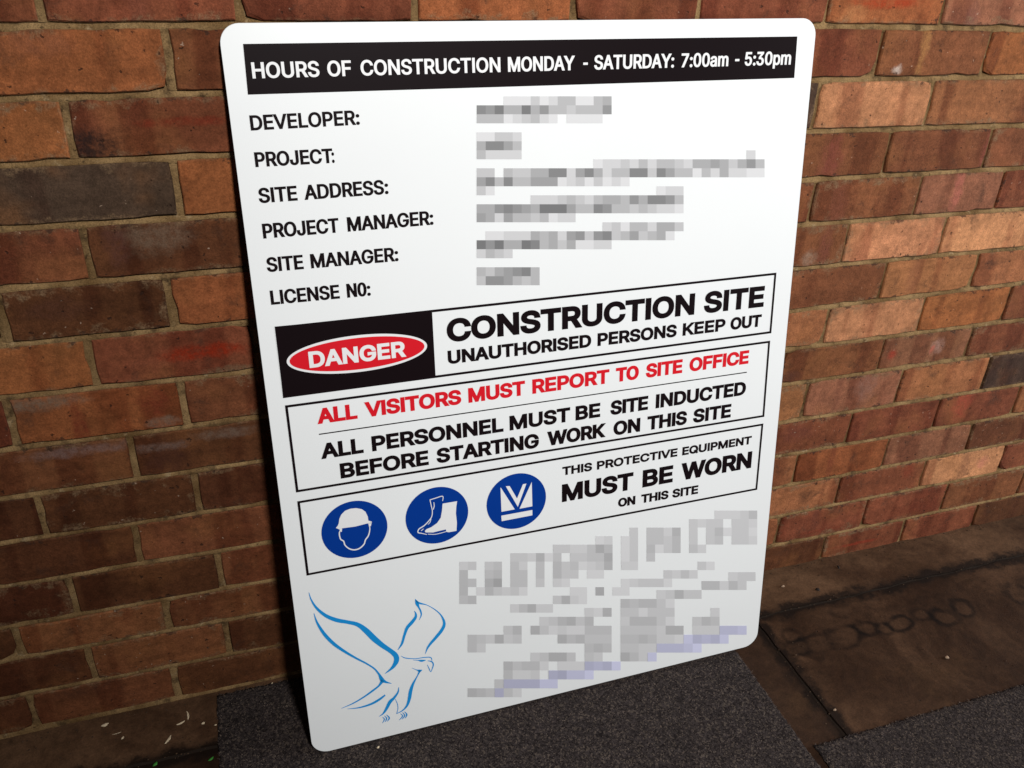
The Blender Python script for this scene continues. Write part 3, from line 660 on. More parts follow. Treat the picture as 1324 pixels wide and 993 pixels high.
def slab(name, x0, x1, y0, y1, mat, parent, res=0.012, drop=0.0):
    nx, ny = max(2, int((x1 - x0) / res)), max(2, int((y1 - y0) / res))
    V, F = [], []
    for j in range(ny + 1):
        for i in range(nx + 1):
            x, y = x0 + (x1 - x0) * i / nx, y0 + (y1 - y0) * j / ny
            z = floor_z(x) - drop + nz(x, y, 7, .0012, 3) + nz(x, y, 40, .0005, 8)
            e = min(x - x0, x1 - x, y - y0, y1 - y)
            if e < 1e-6:
                z -= 0.0006
                if i in (0, nx): x += nz(x, y, 30, .0035, 1) + nz(x, y, 8, .003, 4)
                if j in (0, ny): y += nz(x, y, 30, .0035, 2) + nz(x, y, 8, .003, 5)
            V.append((x, y, z))
    for j in range(ny):
        for i in range(nx):
            a = j * (nx + 1) + i
            F.append((a, a + 1, a + nx + 2, a + nx + 1))
    ring = [i for i in range(nx + 1)] + [j * (nx + 1) + nx for j in range(1, ny + 1)] + \
           [ny * (nx + 1) + i for i in range(nx - 1, -1, -1)] + [j * (nx + 1) for j in range(ny - 1, 0, -1)]
    b = len(V)
    n = len(ring)
    for dz in (0.0, 0.04):
        for r in ring:
            V.append((V[r][0], V[r][1], V[r][2] - dz))
    for k in range(n):
        F.append((b + k, b + n + k, b + n + (k + 1) % n, b + (k + 1) % n))
    return mesh_obj(name, V, F, mat, parent, smooth=True)


ground = mesh_obj('ground', [(x, y, floor_z(x) - 0.0055) for x, y in ((-3, -4), (4, -4), (4, 0.3), (-3, 0.3))], [(0, 1, 2, 3)], M_EARTH)
tag(ground, kind='structure')
slab('concrete_edging', -1.1, 2.5, -0.119, 0.012, M_STRIP, ground)
slab('paving_slab', 0.9765, 2.5, -1.6, -0.127, M_SLAB, ground)
slab('paving_slab', -1.1, 0.970, -1.6, -0.127, M_SLAB2, ground, 0.02, 0.0025)

# ---------------------------------------------------------------- carpet mats
M_CARPET, M_FIBRE = carpet_material(), fibre_material()


def mat_thing(x0, x1, y0, y1, label, nf):
    root = bpy.data.objects.new('doormat', None)
    COL.objects.link(root)
    tag(root, label, 'mat', 'grey carpet mats on the ground')
    res = 0.006
    nx, ny = int((x1 - x0) / res), int((y1 - y0) / res)
    X, Y = np.meshgrid(np.linspace(x0, x1, nx + 1), np.linspace(y0, y1, ny + 1))
    ed = np.zeros_like(X, bool); ed[0, :] = ed[-1, :] = ed[:, 0] = ed[:, -1] = True
    Z = -1.184 + 0.0078 * (X - 0.026) + 0.0062 + rng.normal(0, .00035, X.shape)
    Xw = X + np.where(ed, rng.normal(0, .0009, X.shape), 0)
    Yw = Y + np.where(ed, rng.normal(0, .0009, X.shape), 0)
    Z = np.where(ed, Z - .0022, Z)
    V = np.stack([Xw, Yw, Z], -1).reshape(-1, 3).tolist()
    F = [(j * (nx + 1) + i, j * (nx + 1) + i + 1, (j + 1) * (nx + 1) + i + 1, (j + 1) * (nx + 1) + i) for j in range(ny) for i in range(nx)]
    ring = [i for i in range(nx + 1)] + [j * (nx + 1) + nx for j in range(1, ny + 1)] + \
           [ny * (nx + 1) + i for i in range(nx - 1, -1, -1)] + [j * (nx + 1) for j in range(ny - 1, 0, -1)]
    b = len(V)
    V += [(V[r][0], V[r][1], V[r][2] - 0.0035) for r in ring]
    n = len(ring)
    F += [(ring[k], b + k, b + (k + 1) % n, ring[(k + 1) % n]) for k in range(n)]
    mesh_obj('backing', V, F, M_CARPET, root, smooth=True)
    # pile: short matted fibres
    px, py = rng.uniform(x0, x1, nf), rng.uniform(y0, y1, nf)
    pz = -1.184 + 0.0078 * (px - 0.026) + 0.0058
    an = rng.uniform(0, 2 * math.pi, nf)
    L, w, h = rng.uniform(.002, .0055, nf), rng.uniform(.0003, .0007, nf), rng.uniform(.0004, .0022, nf)
    dx, dy = np.cos(an), np.sin(an)
    a = np.stack([px - dy * w, py + dx * w, pz], -1)
    c = np.stack([px + dy * w, py - dx * w, pz], -1)
    t = np.stack([px + dx * L, py + dy * L, pz + h], -1)
    V = np.stack([a, c, t], 1).reshape(-1, 3)
    me = bpy.data.meshes.new('fibre_pile')
    me.vertices.add(nf * 3); me.vertices.foreach_set('co', V.ravel())
    me.loops.add(nf * 3); me.loops.foreach_set('vertex_index', np.arange(nf * 3, dtype=np.int32))
    me.polygons.add(nf); me.polygons.foreach_set('loop_start', np.arange(0, nf * 3, 3, dtype=np.int32))
    me.update(calc_edges=True)
    me.materials.append(M_FIBRE)
    o = bpy.data.objects.new('fibre_pile', me)
    COL.objects.link(o); o.parent = root
    o['kind'] = 'stuff'
    return root


mat_thing(-0.130, 0.883, -0.95, -0.012, 'dark grey carpet mat under the leaning sign, against the brick wall', 170000)
mat_thing(0.902, 1.75, -0.95, -0.441, 'dark grey carpet mat at the lower right, beyond the concrete gap from the sign', 90000)

# ---------------------------------------------------------------- the sign
sign = bpy.data.objects.new('construction_sign', None)
M = Matrix([list(r) for r in B_R.tolist()]).to_4x4()
M.translation = Vector(B_T.tolist())
sign.matrix_world = M
COL.objects.link(sign)
tag(sign, 'large white construction site sign with rounded corners leaning against the brick wall', 'sign')

P_WHITE = print_material('white_panel', (0.81, 0.828, 0.83), 0.38, 0.5, 0.012)
P_BACK = print_material('panel_back', (0.45, 0.45, 0.46), 0.5)
P_BLACK = print_material('black_print', (0.007, 0.0035, 0.0045), 0.45, 0.07)
P_RED = print_material('red_print', (0.66, 0.008, 0.018), 0.34, 0.5)
P_BLUE = print_material('blue_print', (0.001, 0.036, 0.26), 0.34, 0.3)
P_SKY = print_material('light_blue_print', (0.010, 0.27, 0.66), 0.34, 0.5)
P_WPRINT = print_material('white_print', (0.80, 0.80, 0.80), 0.38, 0.5)

# panel outline with rounded corners
cor = [np.array(on_board(*p)) for p in ((404.8, 976.4), (978.4, 833.0), (1056.7, 23.4), (281.2, 29.9))]
rad = [0.030, 0.030, 0.026, 0.026]
outl = []
for i in range(4):
    p, a, b = cor[i], cor[i - 1], cor[(i + 1) % 4]
    da, db = (a - p) / np.linalg.norm(a - p), (b - p) / np.linalg.norm(b - p)
    r = rad[i]
    c = p + da * r + db * r
    for t in np.linspace(0, math.pi / 2, 10):
        outl.append(c - db * r * math.cos(t) - da * r * math.sin(t))
n = len(outl)
V, F = [], []
cen = sum(cor) / 4
for (ins, y) in ((0.0, 0.0030), (0.0, 0.0004), (0.0005, 0.0)):
    for p in outl:
        d = cen - p
        q = p + d / np.linalg.norm(d) * ins
        V.append((q[0], y, q[1]))
for r in (0, 1):
    for i in range(n):
        j = (i + 1) % n
        F.append((r * n + i, r * n + j, (r + 1) * n + j, (r + 1) * n + i))
F.append(tuple(range(2 * n, 3 * n)))
F.append(tuple(range(n - 1, -1, -1)))
mesh_obj('panel', V, F, P_WHITE, sign)

LV = 0.00022


def flat(name, polys, mat, level, parent=sign, px=True):
    """a sheet of print on the sign; polys are lists of places in the photograph or of sign coordinates"""
    V, F = [], []
    for i, P in enumerate(polys):
        b = len(V)
        for q in P:
            u, v = on_board(*q) if px else q
            V.append((u, -LV * level, v))
        F.append(tuple(range(b, b + len(P))))
    o = mesh_obj(name, V, F, mat, parent)
    me = o.data
    bm = bmesh.new(); bm.from_mesh(me)
    bm.normal_update()
    for f in bm.faces:
        if f.normal.y > 0:
            f.normal_flip()
    bm.to_mesh(me); bm.free()
    return o


# --- letter shapes
GL = {k: (a, [[tuple(map(float, q.split(','))) for q in c.split()] for c in cs]) for k, (a, cs) in GLYPHS.items()}
qa, qc = GL['O']
qs = 1 if sum(qc[0][i - 1][0] * qc[0][i][1] - qc[0][i][0] * qc[0][i - 1][1] for i in range(len(qc[0]))) > 0 else -1
GL['Q'] = (qa, qc + [[(300, 150), (345, 185), (500, 20), (455, -18)][::-qs]])
cache = {}


def glyph(ch, dx, dy):
    key = (ch, round(dx), round(dy))
    if key in cache:
        return cache[key]
    dx, dy = key[1], key[2]
    cs = GL[ch][1]
    def area_(c): return sum(c[i - 1][0] * c[i][1] - c[i][0] * c[i - 1][1] for i in range(len(c)))
    s = 1 if area_(max(cs, key=lambda c: abs(area_(c)))) > 0 else -1
    out = []
    for c in cs:
        n = len(c); q = []
        for i in range(n):
            p0, p1, p2 = c[i - 1], c[i], c[(i + 1) % n]
            e1, e2 = Vector((p1[0] - p0[0], p1[1] - p0[1])).normalized(), Vector((p2[0] - p1[0], p2[1] - p1[1])).normalized()
            n1, n2 = Vector((e1.y, -e1.x)), Vector((e2.y, -e2.x))
            m = (n1 + n2) / max(0.35, 1 + n1.dot(n2)) * s
            q.append((p1[0] + m.x * dx, p1[1] + m.y * dy))
        out.append(q)
    vs, es = [], []
    for q in out:
        b = len(vs)
        vs += [Vector(p) for p in q]
        es += [(b + i, b + (i + 1) % len(q)) for i in range(len(q))]
    rv, _, rf, *_ = delaunay_2d_cdt(vs, es, [], 0, 0.01)
    A = [np.array(q) for q in out]
    keep = []
    for f in rf:
        cx = sum(rv[i].x for i in f) / len(f); cy = sum(rv[i].y for i in f) / len(f)
        w = 0
        for a in A:
            b = np.roll(a, -1, 0)
            isl = (b[:, 0] - a[:, 0]) * (cy - a[:, 1]) - (cx - a[:, 0]) * (b[:, 1] - a[:, 1])
            w += np.sum((a[:, 1] <= cy) & (b[:, 1] > cy) & (isl > 0)) - np.sum((a[:, 1] > cy) & (b[:, 1] <= cy) & (isl < 0))
        if w * s > 0:
            keep.append(tuple(f))
    pts = [(v.x, v.y) for v in rv]
    used = [pts[i][0] for f in keep for i in f]
    cache[key] = (pts, keep, min(used), max(used))
    return cache[key]


def lettering(words, base, cap, stem, mat, level=1, parent=sign, tight=0.0, wide=0.84):
    """words: (text, left, right) along the base line through two places; cap: a place at capital height"""
    (xa, ya), (xb, yb) = base
    def on_base(x): return np.array(on_board(x, ya + (yb - ya) * (x - xa) / (xb - xa)))
    c = np.array(on_board(*cap))
    b0, b1 = on_base(xa), on_base(xb)
    hb = b0[1] + (b1[1] - b0[1]) * (c[0] - b0[0]) / (b1[0] - b0[0])
    h = (c[1] - hb) * 1.04
    V, F = [], []
    for text, xl, xr in words:
        L, R = on_base(xl), on_base(xr)
        W = R[0] - L[0]
        sy = h / 509.0
        dash = text == '-'
        dx = dy = 10.0
        nat = sum(GL[ch][0] for ch in text)
        sx = W / nat
        for _ in range(6):
            dy = max(0, (wide * stem * h / sy - 56) / 2); sy = h / (509 + 2 * dy)
            if not dash:
                dx = max(0, (stem * h / sx - 62) / 2)
            pen, boxes = 0.0, []
            for ch in text:
                g = glyph(ch, dx if not dash else 0, dy)
                boxes.append((g, pen))
                pen += GL[ch][0] + tight + (-2 if stem > .23 else 0)
            lo = boxes[0][0][2] + boxes[0][1]; hi = boxes[-1][0][3] + boxes[-1][1]
            sx = W / (hi - lo)
        for g, p in boxes:
            b = len(V)
            for (x, y) in g[0]:
                u = L[0] + (x + p - lo) * sx
                v = L[1] + (R[1] - L[1]) * (u - L[0]) / W + (y + dy) * sy
                V.append((u, -LV * level, v))
            for f in g[1]:
                q = [V[b + i] for i in f]
                ar = (q[1][0] - q[0][0]) * (q[2][2] - q[0][2]) - (q[2][0] - q[0][0]) * (q[1][2] - q[0][2])
                F.append(tuple(b + i for i in (f if ar > 0 else f[::-1])))
    return mesh_obj('lettering', V, F, mat, parent)


# header
bar = flat('header_bar', [[(314.2, 56.8), (320.5, 122.4), (1026.9, 100.8), (1030.9, 47.1)]], P_BLACK, 1)
tag(lettering([('HOURS', 326.8, 413.6), ('OF', 424, 454.8), ('CONSTRUCTION', 466.9, 647.1), ('MONDAY', 656.8, 743.2),
               ('-', 753.9, 759.8), ('SATURDAY:', 768, 871.2), ('7:00am', 880.5, 941.2), ('-', 949.8, 955.3), ('5:30pm', 962.4, 1022)],
              ((326.8, 101.5), (1022, 83.5)), (326, 81.4), .195, P_WPRINT, 2), 'white lettering on the black bar')
# field names
for words, base, cap in (
    ([('DEVELOPER:', 324.5, 465.5)], ((325, 168.9), (465, 161.3)), (324, 149.9)),
    ([('PROJECT', 330.5, 431), (':', 429.5, 433)], ((330.5, 216.2), (432.2, 210.6)), (329, 197.6)),
    ([('SITE', 335.2, 385.2), ('ADDRESS:', 393.9, 502.6)], ((335.4, 262.8), (502.2, 250.8)), (334, 244)),
    ([('PROJECT', 340.6, 438.9), ('MANAGER:', 449.7, 560.7)], ((340.6, 308.6), (560.7, 290.5)), (339.5, 290)),
    ([('SITE', 345.6, 393.1), ('MANAGER:', 402.4, 515.5)], ((345.8, 351.9), (515.3, 337.5)), (345, 333.7)),
    ([('LICENSE', 350.7, 439.7), ('N0:', 449, 479.7)], ((350.7, 394.2), (479.5, 382.2)), (349.5, 376.4))):
    lettering(words, base, cap, .212, P_BLACK)


def frame(corners, w=0.0040, name='border_line', mat=P_BLACK, level=1):
    c = [np.array(on_board(*p)) for p in corners]
    cen = sum(c) / len(c)
    inn = []
    for i in range(4):
        e1 = c[i] - c[i - 1]; e2 = c[(i + 1) % 4] - c[i]
        e1 /= np.linalg.norm(e1); e2 /= np.linalg.norm(e2)
        inn.append(c[i] + (e2 - e1) * w)
    polys = [[c[i], c[(i + 1) % 4], inn[(i + 1) % 4], inn[i]] for i in range(4)]
    return flat(name, polys, mat, level, px=False)


# danger panel
frame([(356, 422.5), (366, 514.8), (997.2, 430.8), (1003.9, 352.4)])
flat('danger_box', [[(355.1, 422.2), (558.6, 402.6), (563.2, 487.0), (366.3, 514.6)]], P_BLACK, 2)


def ellipse(cx, cy, rx, ry, n=72):
    return [(cx + rx * math.cos(2 * math.pi * i / n), cy + ry * math.sin(2 * math.pi * i / n)) for i in range(n)]


eL, eR = on_board(370.6, 467.5), on_board(552.1, 446)
eT, eB = on_board(468, 432.6), on_board(449, 482.6)
ecx, ecy = (eL[0] + eR[0]) / 2, (eT[1] + eB[1]) / 2
erx, ery = (eR[0] - eL[0]) / 2, (eT[1] - eB[1]) / 2
flat('danger_oval_rim', [ellipse(ecx, ecy, erx, ery)], P_WPRINT, 3, px=False)
flat('danger_oval', [ellipse(ecx, ecy, erx - .0042, ery - .0042)], P_RED, 4, px=False)
lettering([('DANGER', 400.4, 525.4)], ((400.6, 475.6), (525, 460.8)), (399.3, 455.4), .245, P_WPRINT, 5, wide=.85, tight=4)
lettering([('CONSTRUCTION', 578.2, 897.5), ('SITE', 909.5, 987)], ((578, 443.0), (987, 396.6)), (577.5, 414.0), .27, P_BLACK)
lettering([('UNAUTHORISED', 579.3, 764.4), ('PERSONS', 772.4, 874.6), ('KEEP', 882.3, 937.4), ('OUT', 943.9, 983.8)],
          ((579.3, 471.0), (983.8, 422.0)), (579, 454.2), .265, P_BLACK)
# visitors and personnel
frame([(368.3, 524.2), (382.8, 636.8), (988.1, 538.9), (995.8, 440.4)])
lettering([('ALL', 410.7, 462.6), ('VISITORS', 472.3, 596.7), ('MUST', 605.8, 679), ('REPORT', 688.3, 787.6), ('TO', 796, 825.7),
           ('SITE', 834.8, 881.9), ('OFFICE', 891, 967.5)], ((410.7, 548.5), (967.5, 470.0)), (409, 529.4), .265, P_RED)
flat('rule_line', [[(412.4, 560.8), (412.6, 562.3), (965.6, 481.9), (965.6, 480.6)]], P_BLACK, 1)
lettering([('ALL', 415.4, 470.5), ('PERSONNEL', 481.4, 651.1), ('MUST', 659, 737.2), ('BE', 744.1, 776), ('SITE', 789, 837.7),
           ('INDUCTED', 847.5, 963.8)], ((415.4, 593.8), (963.8, 510.4)), (414, 574.6), .265, P_BLACK)
lettering([('BEFORE', 440.8, 554.6), ('STARTING', 564.8, 697), ('WORK', 707.5, 783.3), ('ON', 793, 827.5), ('THIS', 836.6, 887.7),
           ('SITE', 895.7, 944.6)], ((440.8, 618.9), (944.6, 539.4)), (440, 600.0), .265, P_BLACK)
# protective equipment
frame([(384.2, 648.2), (396.4, 744.3), (979, 633.2), (987, 547.4)])
lettering([('THIS', 727, 765.5), ('PROTECTIVE', 771.7, 875.7), ('EQUIPMENT', 881.9, 971.3)], ((727.8, 614.8), (971.1, 573.9)), (727.5, 604.2), .275, P_BLACK)
lettering([('MUST', 726.5, 818.4), ('BE', 830.4, 869.6), ('WORN', 880, 971)], ((727.1, 649.3), (970.7, 604.9)), (727, 627.3), .27, P_BLACK)
lettering([('ON', 799, 821.3), ('THIS', 828.8, 864.1), ('SITE', 869, 902.4)], ((799.6, 655.8), (902.2, 638.2)), (799.3, 645.0), .275, P_BLACK)


# --- pictograms (places given in an enlarged crop of the photograph)
def crop(ox, oy, s):
    return lambda pts: [(ox + p[0] / s, oy + p[1] / s, *(q / s for q in p[2:])) for p in pts]


PK = crop(380, 600, 3.783)


def smooth_path(pts, n=7):
    out = []
    P = [np.array(p, float) for p in pts]
    for i in range(len(P) - 1):
        p0, p1, p2, p3 = P[max(i - 1, 0)], P[i], P[i + 1], P[min(i + 2, len(P) - 1)]
        for t in np.linspace(0, 1, n, endpoint=False):
            out.append(.5 * ((2 * p1) + (-p0 + p2) * t + (2 * p0 - 5 * p1 + 4 * p2 - p3) * t * t + (-p0 + 3 * p1 - 3 * p2 + p3) * t ** 3))
    out.append(P[-1])
    return out


def stroke_polys(pts, n=7):
    """tapered brush stroke through (x, y, width)"""
    S = smooth_path(pts, n) if n > 1 else [np.array(p, float) for p in pts]
    A, B = [], []
    for i, p in enumerate(S):
        d = S[min(i + 1, len(S) - 1)][:2] - S[max(i - 1, 0)][:2]
        d = d / (np.linalg.norm(d) + 1e-9)
        nn = np.array([-d[1], d[0]]) * max(p[2], .2) / 2
        A.append(tuple(p[:2] + nn)); B.append(tuple(p[:2] - nn))
    return [[A[i], A[i + 1], B[i + 1], B[i]] for i in range(len(S) - 1)]


def disc(l, r, t, b):
    (l, t0), (r, _), = PK([(l, 0), (r, 0)])
    pass


def circle_from(lp, rp, tp, bp):
    l, r, t, b = [on_board(*PK([p])[0]) for p in (lp, rp, tp, bp)]
    cx, cy = (l[0] + r[0]) / 2, (t[1] + b[1]) / 2
    return cx, cy, (r[0] - l[0]) / 2, (t[1] - b[1]) / 2


def pictogram(ext, solids, strokes, label, holes=()):
    cx, cy, rx, ry = circle_from(*ext)
    d = flat('pictogram_disc', [ellipse(cx, cy, rx, ry, 64)], P_BLUE, 1, px=False)
    tag(d, label)
    polys = [PK(s) for s in solids]
    for s in strokes:
        polys += stroke_polys(PK(s))
    o = flat('pictogram_figure', polys, P_WPRINT, 2, parent=d)
    return o


pictogram(((133, 330), (458, 305), (312, 177), (280, 462)),
  [[(205, 312), (214, 302), (219, 290), (222, 268), (232, 246), (250, 228), (275, 218), (304, 215), (332, 220), (350, 233), (361, 256), (364, 276), (381, 281), (380, 290), (358, 290), (335, 296), (300, 305), (262, 310), (232, 314), (222, 319)],
   [(222, 316), (236, 314), (234, 331), (226, 330)], [(364, 290), (381, 283), (376, 303), (367, 305)]],
  [[(226, 326, 5), (222, 340, 6), (228, 366, 6), (243, 377, 6), (250, 396, 6), (270, 413, 6), (296, 419, 6), (322, 411, 6), (343, 391, 6), (350, 370, 6), (364, 350, 6), (371, 322, 5), (370, 302, 5)]],
  'blue disc showing a head in a hard hat')
pictogram(((545, 260), (853, 238), (714, 110), (687, 390)),
  [[(727, 193), (798, 181), (794, 208), (792, 240), (797, 285), (795, 326), (757, 333), (746, 331), (743, 319), (712, 326), (680, 334), (644, 334), (640, 327), (648, 318), (672, 308), (700, 288), (718, 262), (724, 228)]],
  [[(655, 342, 3), (690, 343, 3), (722, 336, 3), (746, 329, 3)],
   [(664, 175, 4), (690, 167, 4), (727, 157, 4), (727, 180, 3)], [(665, 174, 4), (672, 205, 4), (677, 232, 4), (671, 262, 4), (640, 298, 5), (612, 317, 5), (607, 334, 5), (624, 338, 4), (650, 344, 3)],
   [(684, 186, 3), (686, 205, 4), (681, 222, 4)], [(671, 266, 3), (665, 285, 3), (655, 295, 2)], [(634, 316, 3), (622, 326, 3)]],
  'blue disc showing a pair of safety boots')
pictogram(((942, 198), (1233, 165), (1103, 44), (1073, 318)),
  [[(1010, 114), (1014, 118), (1080, 221), (1015, 233)], [(1036, 108), (1055, 107), (1091, 168), (1120, 98), (1137, 95), (1095, 209)],
   [(1163, 87), (1166, 206), (1103, 218)], [(1014, 252), (1166, 224), (1166, 250), (1016, 279)]],
  [], 'blue disc showing a safety vest')

# --- eagle drawn in tapered blue strokes
EK = crop(380, 750, 4.727)
EAGLE = [
 [(92, 76, 2), (106, 120, 7), (140, 172, 13), (195, 217, 18), (260, 244, 21), (330, 257, 19), (390, 272, 22), (440, 308, 30), (490, 357, 32), (540, 398, 27), (590, 432, 24), (621, 460, 28), (627, 490, 27), (610, 525, 18), (585, 550, 9), (557, 571, 2)],
 [(122, 202, 2), (143, 262, 11), (188, 332, 18), (245, 390, 18), (310, 436, 14), (380, 477, 10), (440, 508, 8), (490, 540, 8), (520, 575, 11), (538, 608, 22), (560, 622, 12), (597, 632, 1)],
 [(542, 612, 20), (520, 645, 9), (480, 677, 9), (425, 716, 7), (360, 754, 5), (290, 784, 1)],
 [(328, 787, 1), (400, 779, 6), (470, 758, 10), (520, 731, 11), (558, 702, 7)],
 [(636, 426, 2), (660, 388, 11), (675, 338, 13), (692, 292, 16), (722, 257, 17), (743, 228, 14), (745, 206, 9), (736, 188, 2)],
 [(742, 116, 2), (752, 142, 17), (763, 166, 9), (775, 190, 8), (778, 215, 6), (766, 243, 1)],
 [(744, 120, 3), (766, 140, 9), (812, 152, 3), (862, 180, 4), (900, 216, 7), (919, 262, 14), (906, 302, 16), (870, 348, 15), (835, 388, 12), (815, 418, 8), (803, 452, 1)],
 [(655, 463, 1), (682, 476, 4), (740, 480, 3), (800, 472, 4), (836, 473, 4), (844, 492, 3)],
 [(728, 488, 1), (760, 490, 4), (780, 493, 11), (806, 489, 2)],
 [(818, 493, 2), (842, 498, 6), (852, 515, 6), (846, 540, 4), (836, 560, 2), (826, 540, 4), (815, 516, 1)],
 [(722, 537, 1), (748, 548, 3), (768, 554, 12), (784, 549, 2)],
 [(770, 553, 12), (755, 585, 5), (728, 635, 12), (713, 680, 18), (706, 722, 17), (692, 765, 11), (665, 796, 5), (626, 817, 2)],
 [(628, 817, 2), (636, 783, 3), (631, 752, 3), (619, 726, 1)],
 [(641, 655, 2), (636, 685, 8), (612, 720, 12), (587, 745, 17), (566, 785, 14), (546, 815, 7), (521, 833, 1)],
 [(541, 836, 1), (553, 850, 5), (541, 874, 1)], [(553, 828, 1), (567, 846, 6), (556, 868, 1)], [(565, 822, 1), (583, 842, 7), (570, 864, 1)],
 [(652, 815, 1), (664, 832, 5), (643, 856, 1)], [(664, 808, 1), (677, 828, 6), (661, 851, 1)], [(676, 803, 1), (690, 822, 7), (680, 845, 1)],
]
polys = []
for s in EAGLE:
    polys += stroke_polys(EK([(x, y, w * 1.12 + 1.2) for x, y, w in s]), 8)
flat('eagle_emblem', polys, P_SKY, 1)

# --- pixel mosaic put in for hidden print: flat grey blocks
UPPER = {0: "...111312441145", 1: "879559574434447", 2: "444123421.1111", 4: "11332", 5: "58864", 6: "42222" + "." * 25 + "2",
 7: "." * 13 + "122324244325565357 4".replace(' ', ''), 8: "33.4335588268524488386441425221 1".replace(' ', ''), 9: "6848446661231312 1".replace(' ', ''),
 10: "31" + "." * 18 + "122", 11: "......2223432455475887 4".replace(' ', ''), 12: "55787659996448744343221", 13: "65264434122",
 14: "." * 14 + "23144255 3".replace(' ', ''), 15: ".11222545267 3783463451".replace(' ', ''), 16: "979559845351122", 17: "2432", 19: "4356784", 20: "3776434"}
LOW_A = {0: (30, '22235'),
 1: (27, '3233.332'),
 2: (20, '3.4426.3.351331'),
 3: (16, '12.13.4435.3.34.332'),
 4: (11, '3322475.13.5135.42'),
 5: (6, '332614.33447.13.4'),
 6: (0, '23.34.42.4.5341236.22.......31'),
 7: (0, '5..45.44.4.533.11.......3242'),
 8: (0, '54.68.44.3.21......123331'),
 9: (0, '5.153231.....11.7.11'),
 10: (0, '45.........3621'),
 11: (6, '24622')}
LOW_B = {0: (29, '233'),
 1: (26, '55253'),
 2: (21, '23633'),
 3: (17, '545531'),
 4: (13, '216.331333....2'),
 5: (8, '235635...255531..354'),
 6: (4, '35.631211444.3333266.222'),
 7: (0, '432623....645333.4454221'),
 8: (0, '42...........454.3322'),
 9: (7, '23663.32..642'),
 10: (4, '53441.111'),
 11: (4, '4112'),
 12: (3, '3'),
 13: (0, '543.31')}
BLUEISH = {6: (28, '443'),
 7: (24, '25452'),
 8: (21, '44431'),
 9: (20, '2'),
 10: (13, '5451'),
 11: (9, '56331'),
 12: (4, '555522'),
 13: (3, '5')}
tones = {}


def tone(ch, blue=False, soft=False):
    key = (ch, blue, soft)
    if key not in tones:
        s = ((237 - 7.2 * int(ch)) if soft else (240 - 13.0 * int(ch))) / 255
        lin = s ** 2.2 * 0.86
        c = (lin * .93, lin * .94, lin * 1.22) if blue else (lin * .985, lin * .985, lin * 1.0)
        tones[key] = print_material('mosaic_print', c, 0.36)
    return tones[key]


def blocks(rows, ox, oy, cw, chh, blue=False, level=1, soft=False):
    """one obscured line of print = one part"""
    for r, s in rows:
        off, s = s if isinstance(s, tuple) else (0, s)
        V, F, mats, idx = [], [], [], []
        for i, ch in enumerate(s):
            if ch in '.0':
                continue
            x, y = ox + (off + i) * cw, oy + r * chh
            b = len(V)
            for q in ((x, y + chh), (x + cw, y + chh), (x + cw, y), (x, y)):
                u, v = on_board(*q)
                V.append((u, -LV * level, v))
            F.append((b, b + 1, b + 2, b + 3))
            m = tone(ch, blue, soft)
            if m not in mats:
                mats.append(m)
            idx.append(mats.index(m))
        o = mesh_obj('mosaic_print', V, F, None, sign)
        for m in mats:
            o.data.materials.append(m)
        o.data.polygons.foreach_set('material_index', idx)
        o['kind'] = 'stuff'


blocks(UPPER.items(), 616.3, 124.5, 11.63, 11.63)
blocks(LOW_A.items(), 594.0, 660.0, 11.0, 11.0, soft=True)
blocks(LOW_B.items(), 604.7, 739.6, 11.63, 11.55, soft=True)
blocks(BLUEISH.items(), 604.7, 739.6, 11.63, 11.55, True, 2, True)

# ---------------------------------------------------------------- litter on the ground
M_HUSK = plain_material('dry_husk', (0.62, 0.50, 0.34), 0.7, 0.2, 300)
M_LEAF = plain_material('green_leaf', (0.04, 0.22, 0.03), 0.6, 0.3, 300)
M_STONE = plain_material('pebble', (0.35, 0.24, 0.16), 0.8, 0.3, 200)
M_DARK = plain_material('dark_bit', (0.012, 0.008, 0.006), 0.8)


def husk(name, px, py, L, w, h, ang, mat, label, cat, group=None, curl=0.3, up=0.0):
    x, y = on_floor(px, py, up)
    V, F = [], []
    n, m = 9, 6
    loc = random.Random(px * 7 + py)
    for i in range(n):
        t = i / (n - 1)
        r = (math.sin(math.pi * t) ** .6) + 0.05
        for k in range(m):
            a = 2 * math.pi * k / m
            j = loc.uniform(.8, 1.15)
            V.append(((t - .5) * L, math.cos(a) * w / 2 * r * j + curl * L * (t - .5) ** 2, h / 2 + math.sin(a) * h / 2 * r * j + curl * .3 * h * (t - .5)))
    for i in range(n - 1):
        for k in range(m):
            F.append((i * m + k, i * m + (k + 1) % m, (i + 1) * m + (k + 1) % m, (i + 1) * m + k))
    F.append(tuple(range(m))); F.append(tuple(range((n - 1) * m, n * m))[::-1])
    o = mesh_obj(name, V, F, mat, smooth=True)
    o.location = (x, y, floor_z(x) + up + 0.0005)
    o.rotation_euler = (0, 0, ang)
    tag(o, label, cat, group)
    return o


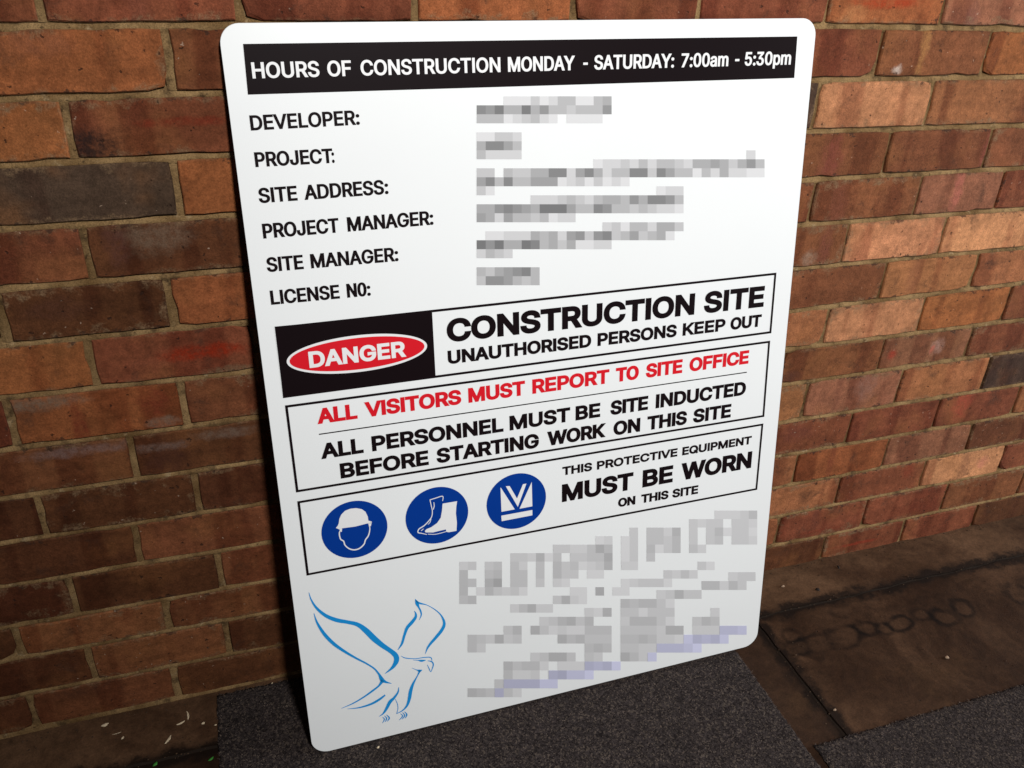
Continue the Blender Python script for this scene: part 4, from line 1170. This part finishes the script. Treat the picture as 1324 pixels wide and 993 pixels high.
G = 'pale seed husks scattered by the wall'
husk('seed_husk', 136, 938.5, .013, .007, .004, .2, M_HUSK, 'pale round seed husk, leftmost of those on the concrete by the wall', 'husk', G)
husk('seed_husk', 151, 949, .016, .0012, .001, .1, M_HUSK, 'thin pale stalk between the round husk and the small chip', 'husk', G)
husk('seed_husk', 159, 955, .007, .004, .003, .9, M_HUSK, 'small pale husk chip just below the thin stalk', 'husk', G)
husk('seed_husk', 234, 936, .016, .004, .003, .35, M_HUSK, 'long pale husk lying flat beneath the upright one', 'husk', G)
husk('seed_husk', 243.5, 926, .022, .004, .003, 1.65, M_HUSK, 'long pale husk pointing towards the wall, nearest the brick base', 'husk', G)
husk('seed_husk', 218, 957.5, .020, .005, .003, 1.0, M_HUSK, 'pinkish slanted husk nearest the bottom edge', 'husk', G)
husk('seed_husk', 263, 936, .007, .005, .003, .4, M_HUSK, 'small pale husk just left of the mat edge', 'husk', G)
husk('seed_husk', 279, 938, .005, .003, .002, 0, M_HUSK, 'tiny pale crumb right at the mat edge', 'husk', G)
GL_ = 'green leaf fragments on the ground'
husk('leaf_fragment', 201, 989, .010, .006, .003, .8, M_LEAF, 'green leaf fragment at the bottom edge of the concrete', 'leaf', GL_)
husk('leaf_fragment', 273, 982, .011, .005, .002, .6, M_LEAF, 'small green leaf fragment beside the left edge of the mat', 'leaf', GL_)
husk('leaf_fragment', 489, 967, .006, .004, .002, .6, M_HUSK, 'tiny yellowish crumb on the mat just under the sign', 'crumb', None, up=.008)
husk('leaf_fragment', 352, 884, .004, .002, .002, .6, M_HUSK, 'tiny pale crumb on the mat close to the wall, left of the sign', 'crumb', None, up=.008)
husk('pebble', 1012, 759, .009, .006, .004, .2, M_STONE, 'small pale pebble on the concrete edging right of the sign', 'pebble')
husk('pebble', 1224, 851, .009, .008, .004, .2, M_STONE, 'small brown pebble on the stained paving slab', 'pebble')
husk('pebble', 1079, 919, .007, .005, .004, .2, M_STONE, 'small pale pebble near the slab joint and the right mat', 'pebble')
husk('dark_chip', 1084, 734, .012, .004, .003, 1.2, M_DARK, 'dark slanted bark chip on the concrete edging at the wall foot', 'bark chip')
husk('dark_chip', 1057, 763, .010, .009, .003, .2, M_DARK, 'round dark lump standing in for a hole in the concrete edging', 'bark chip')  # dark lump added where the edging has a hole

# grit and crumbs of mortar gathered in the joints and at the foot of the wall
M_GRIT = plain_material('grit', (0.050, 0.028, 0.015), 0.95, 0.5, 30)
V, F = [], []
spots = []
for _ in range(420):
    x = rng.uniform(-0.6, 2.0)
    spots.append((x, -0.123 + rng.normal(0, .006) if rng.random() < .5 else -abs(rng.normal(0, .008)) - .003))
for _ in range(40):
    spots.append((0.974 + rng.normal(0, .014), rng.uniform(-0.5, -0.12)))
for _ in range(90):
    spots.append((rng.uniform(-0.6, -0.14), rng.uniform(-0.12, 0)))
for _ in range(60):
    spots.append((rng.uniform(0.95, 1.9), rng.uniform(-0.42, 0)))
for (x, y) in spots:
    if -0.135 < x < 0.888 and y < -0.008:
        continue
    s = rng.uniform(.0005, .0018) * (1.6 if rng.random() < .06 else 1)
    z = floor_z(x) + s * .4
    b = len(V)
    for d in ((1, 0, 0), (-1, 0, 0), (0, 1, 0), (0, -1, 0), (0, 0, .8), (0, 0, -.8)):
        V.append((x + d[0] * s * rng.uniform(.7, 1.5), y + d[1] * s * rng.uniform(.7, 1.5), z + d[2] * s * rng.uniform(.7, 1.2)))
    F += [(b, b + 2, b + 4), (b + 2, b + 1, b + 4), (b + 1, b + 3, b + 4), (b + 3, b, b + 4), (b + 2, b, b + 5), (b + 1, b + 2, b + 5), (b + 3, b + 1, b + 5), (b, b + 3, b + 5)]
grit = mesh_obj('grit', V, F, M_GRIT)
tag(grit, 'brown grit gathered in the paving joints and along the foot of the brick wall', 'grit', kind='stuff')
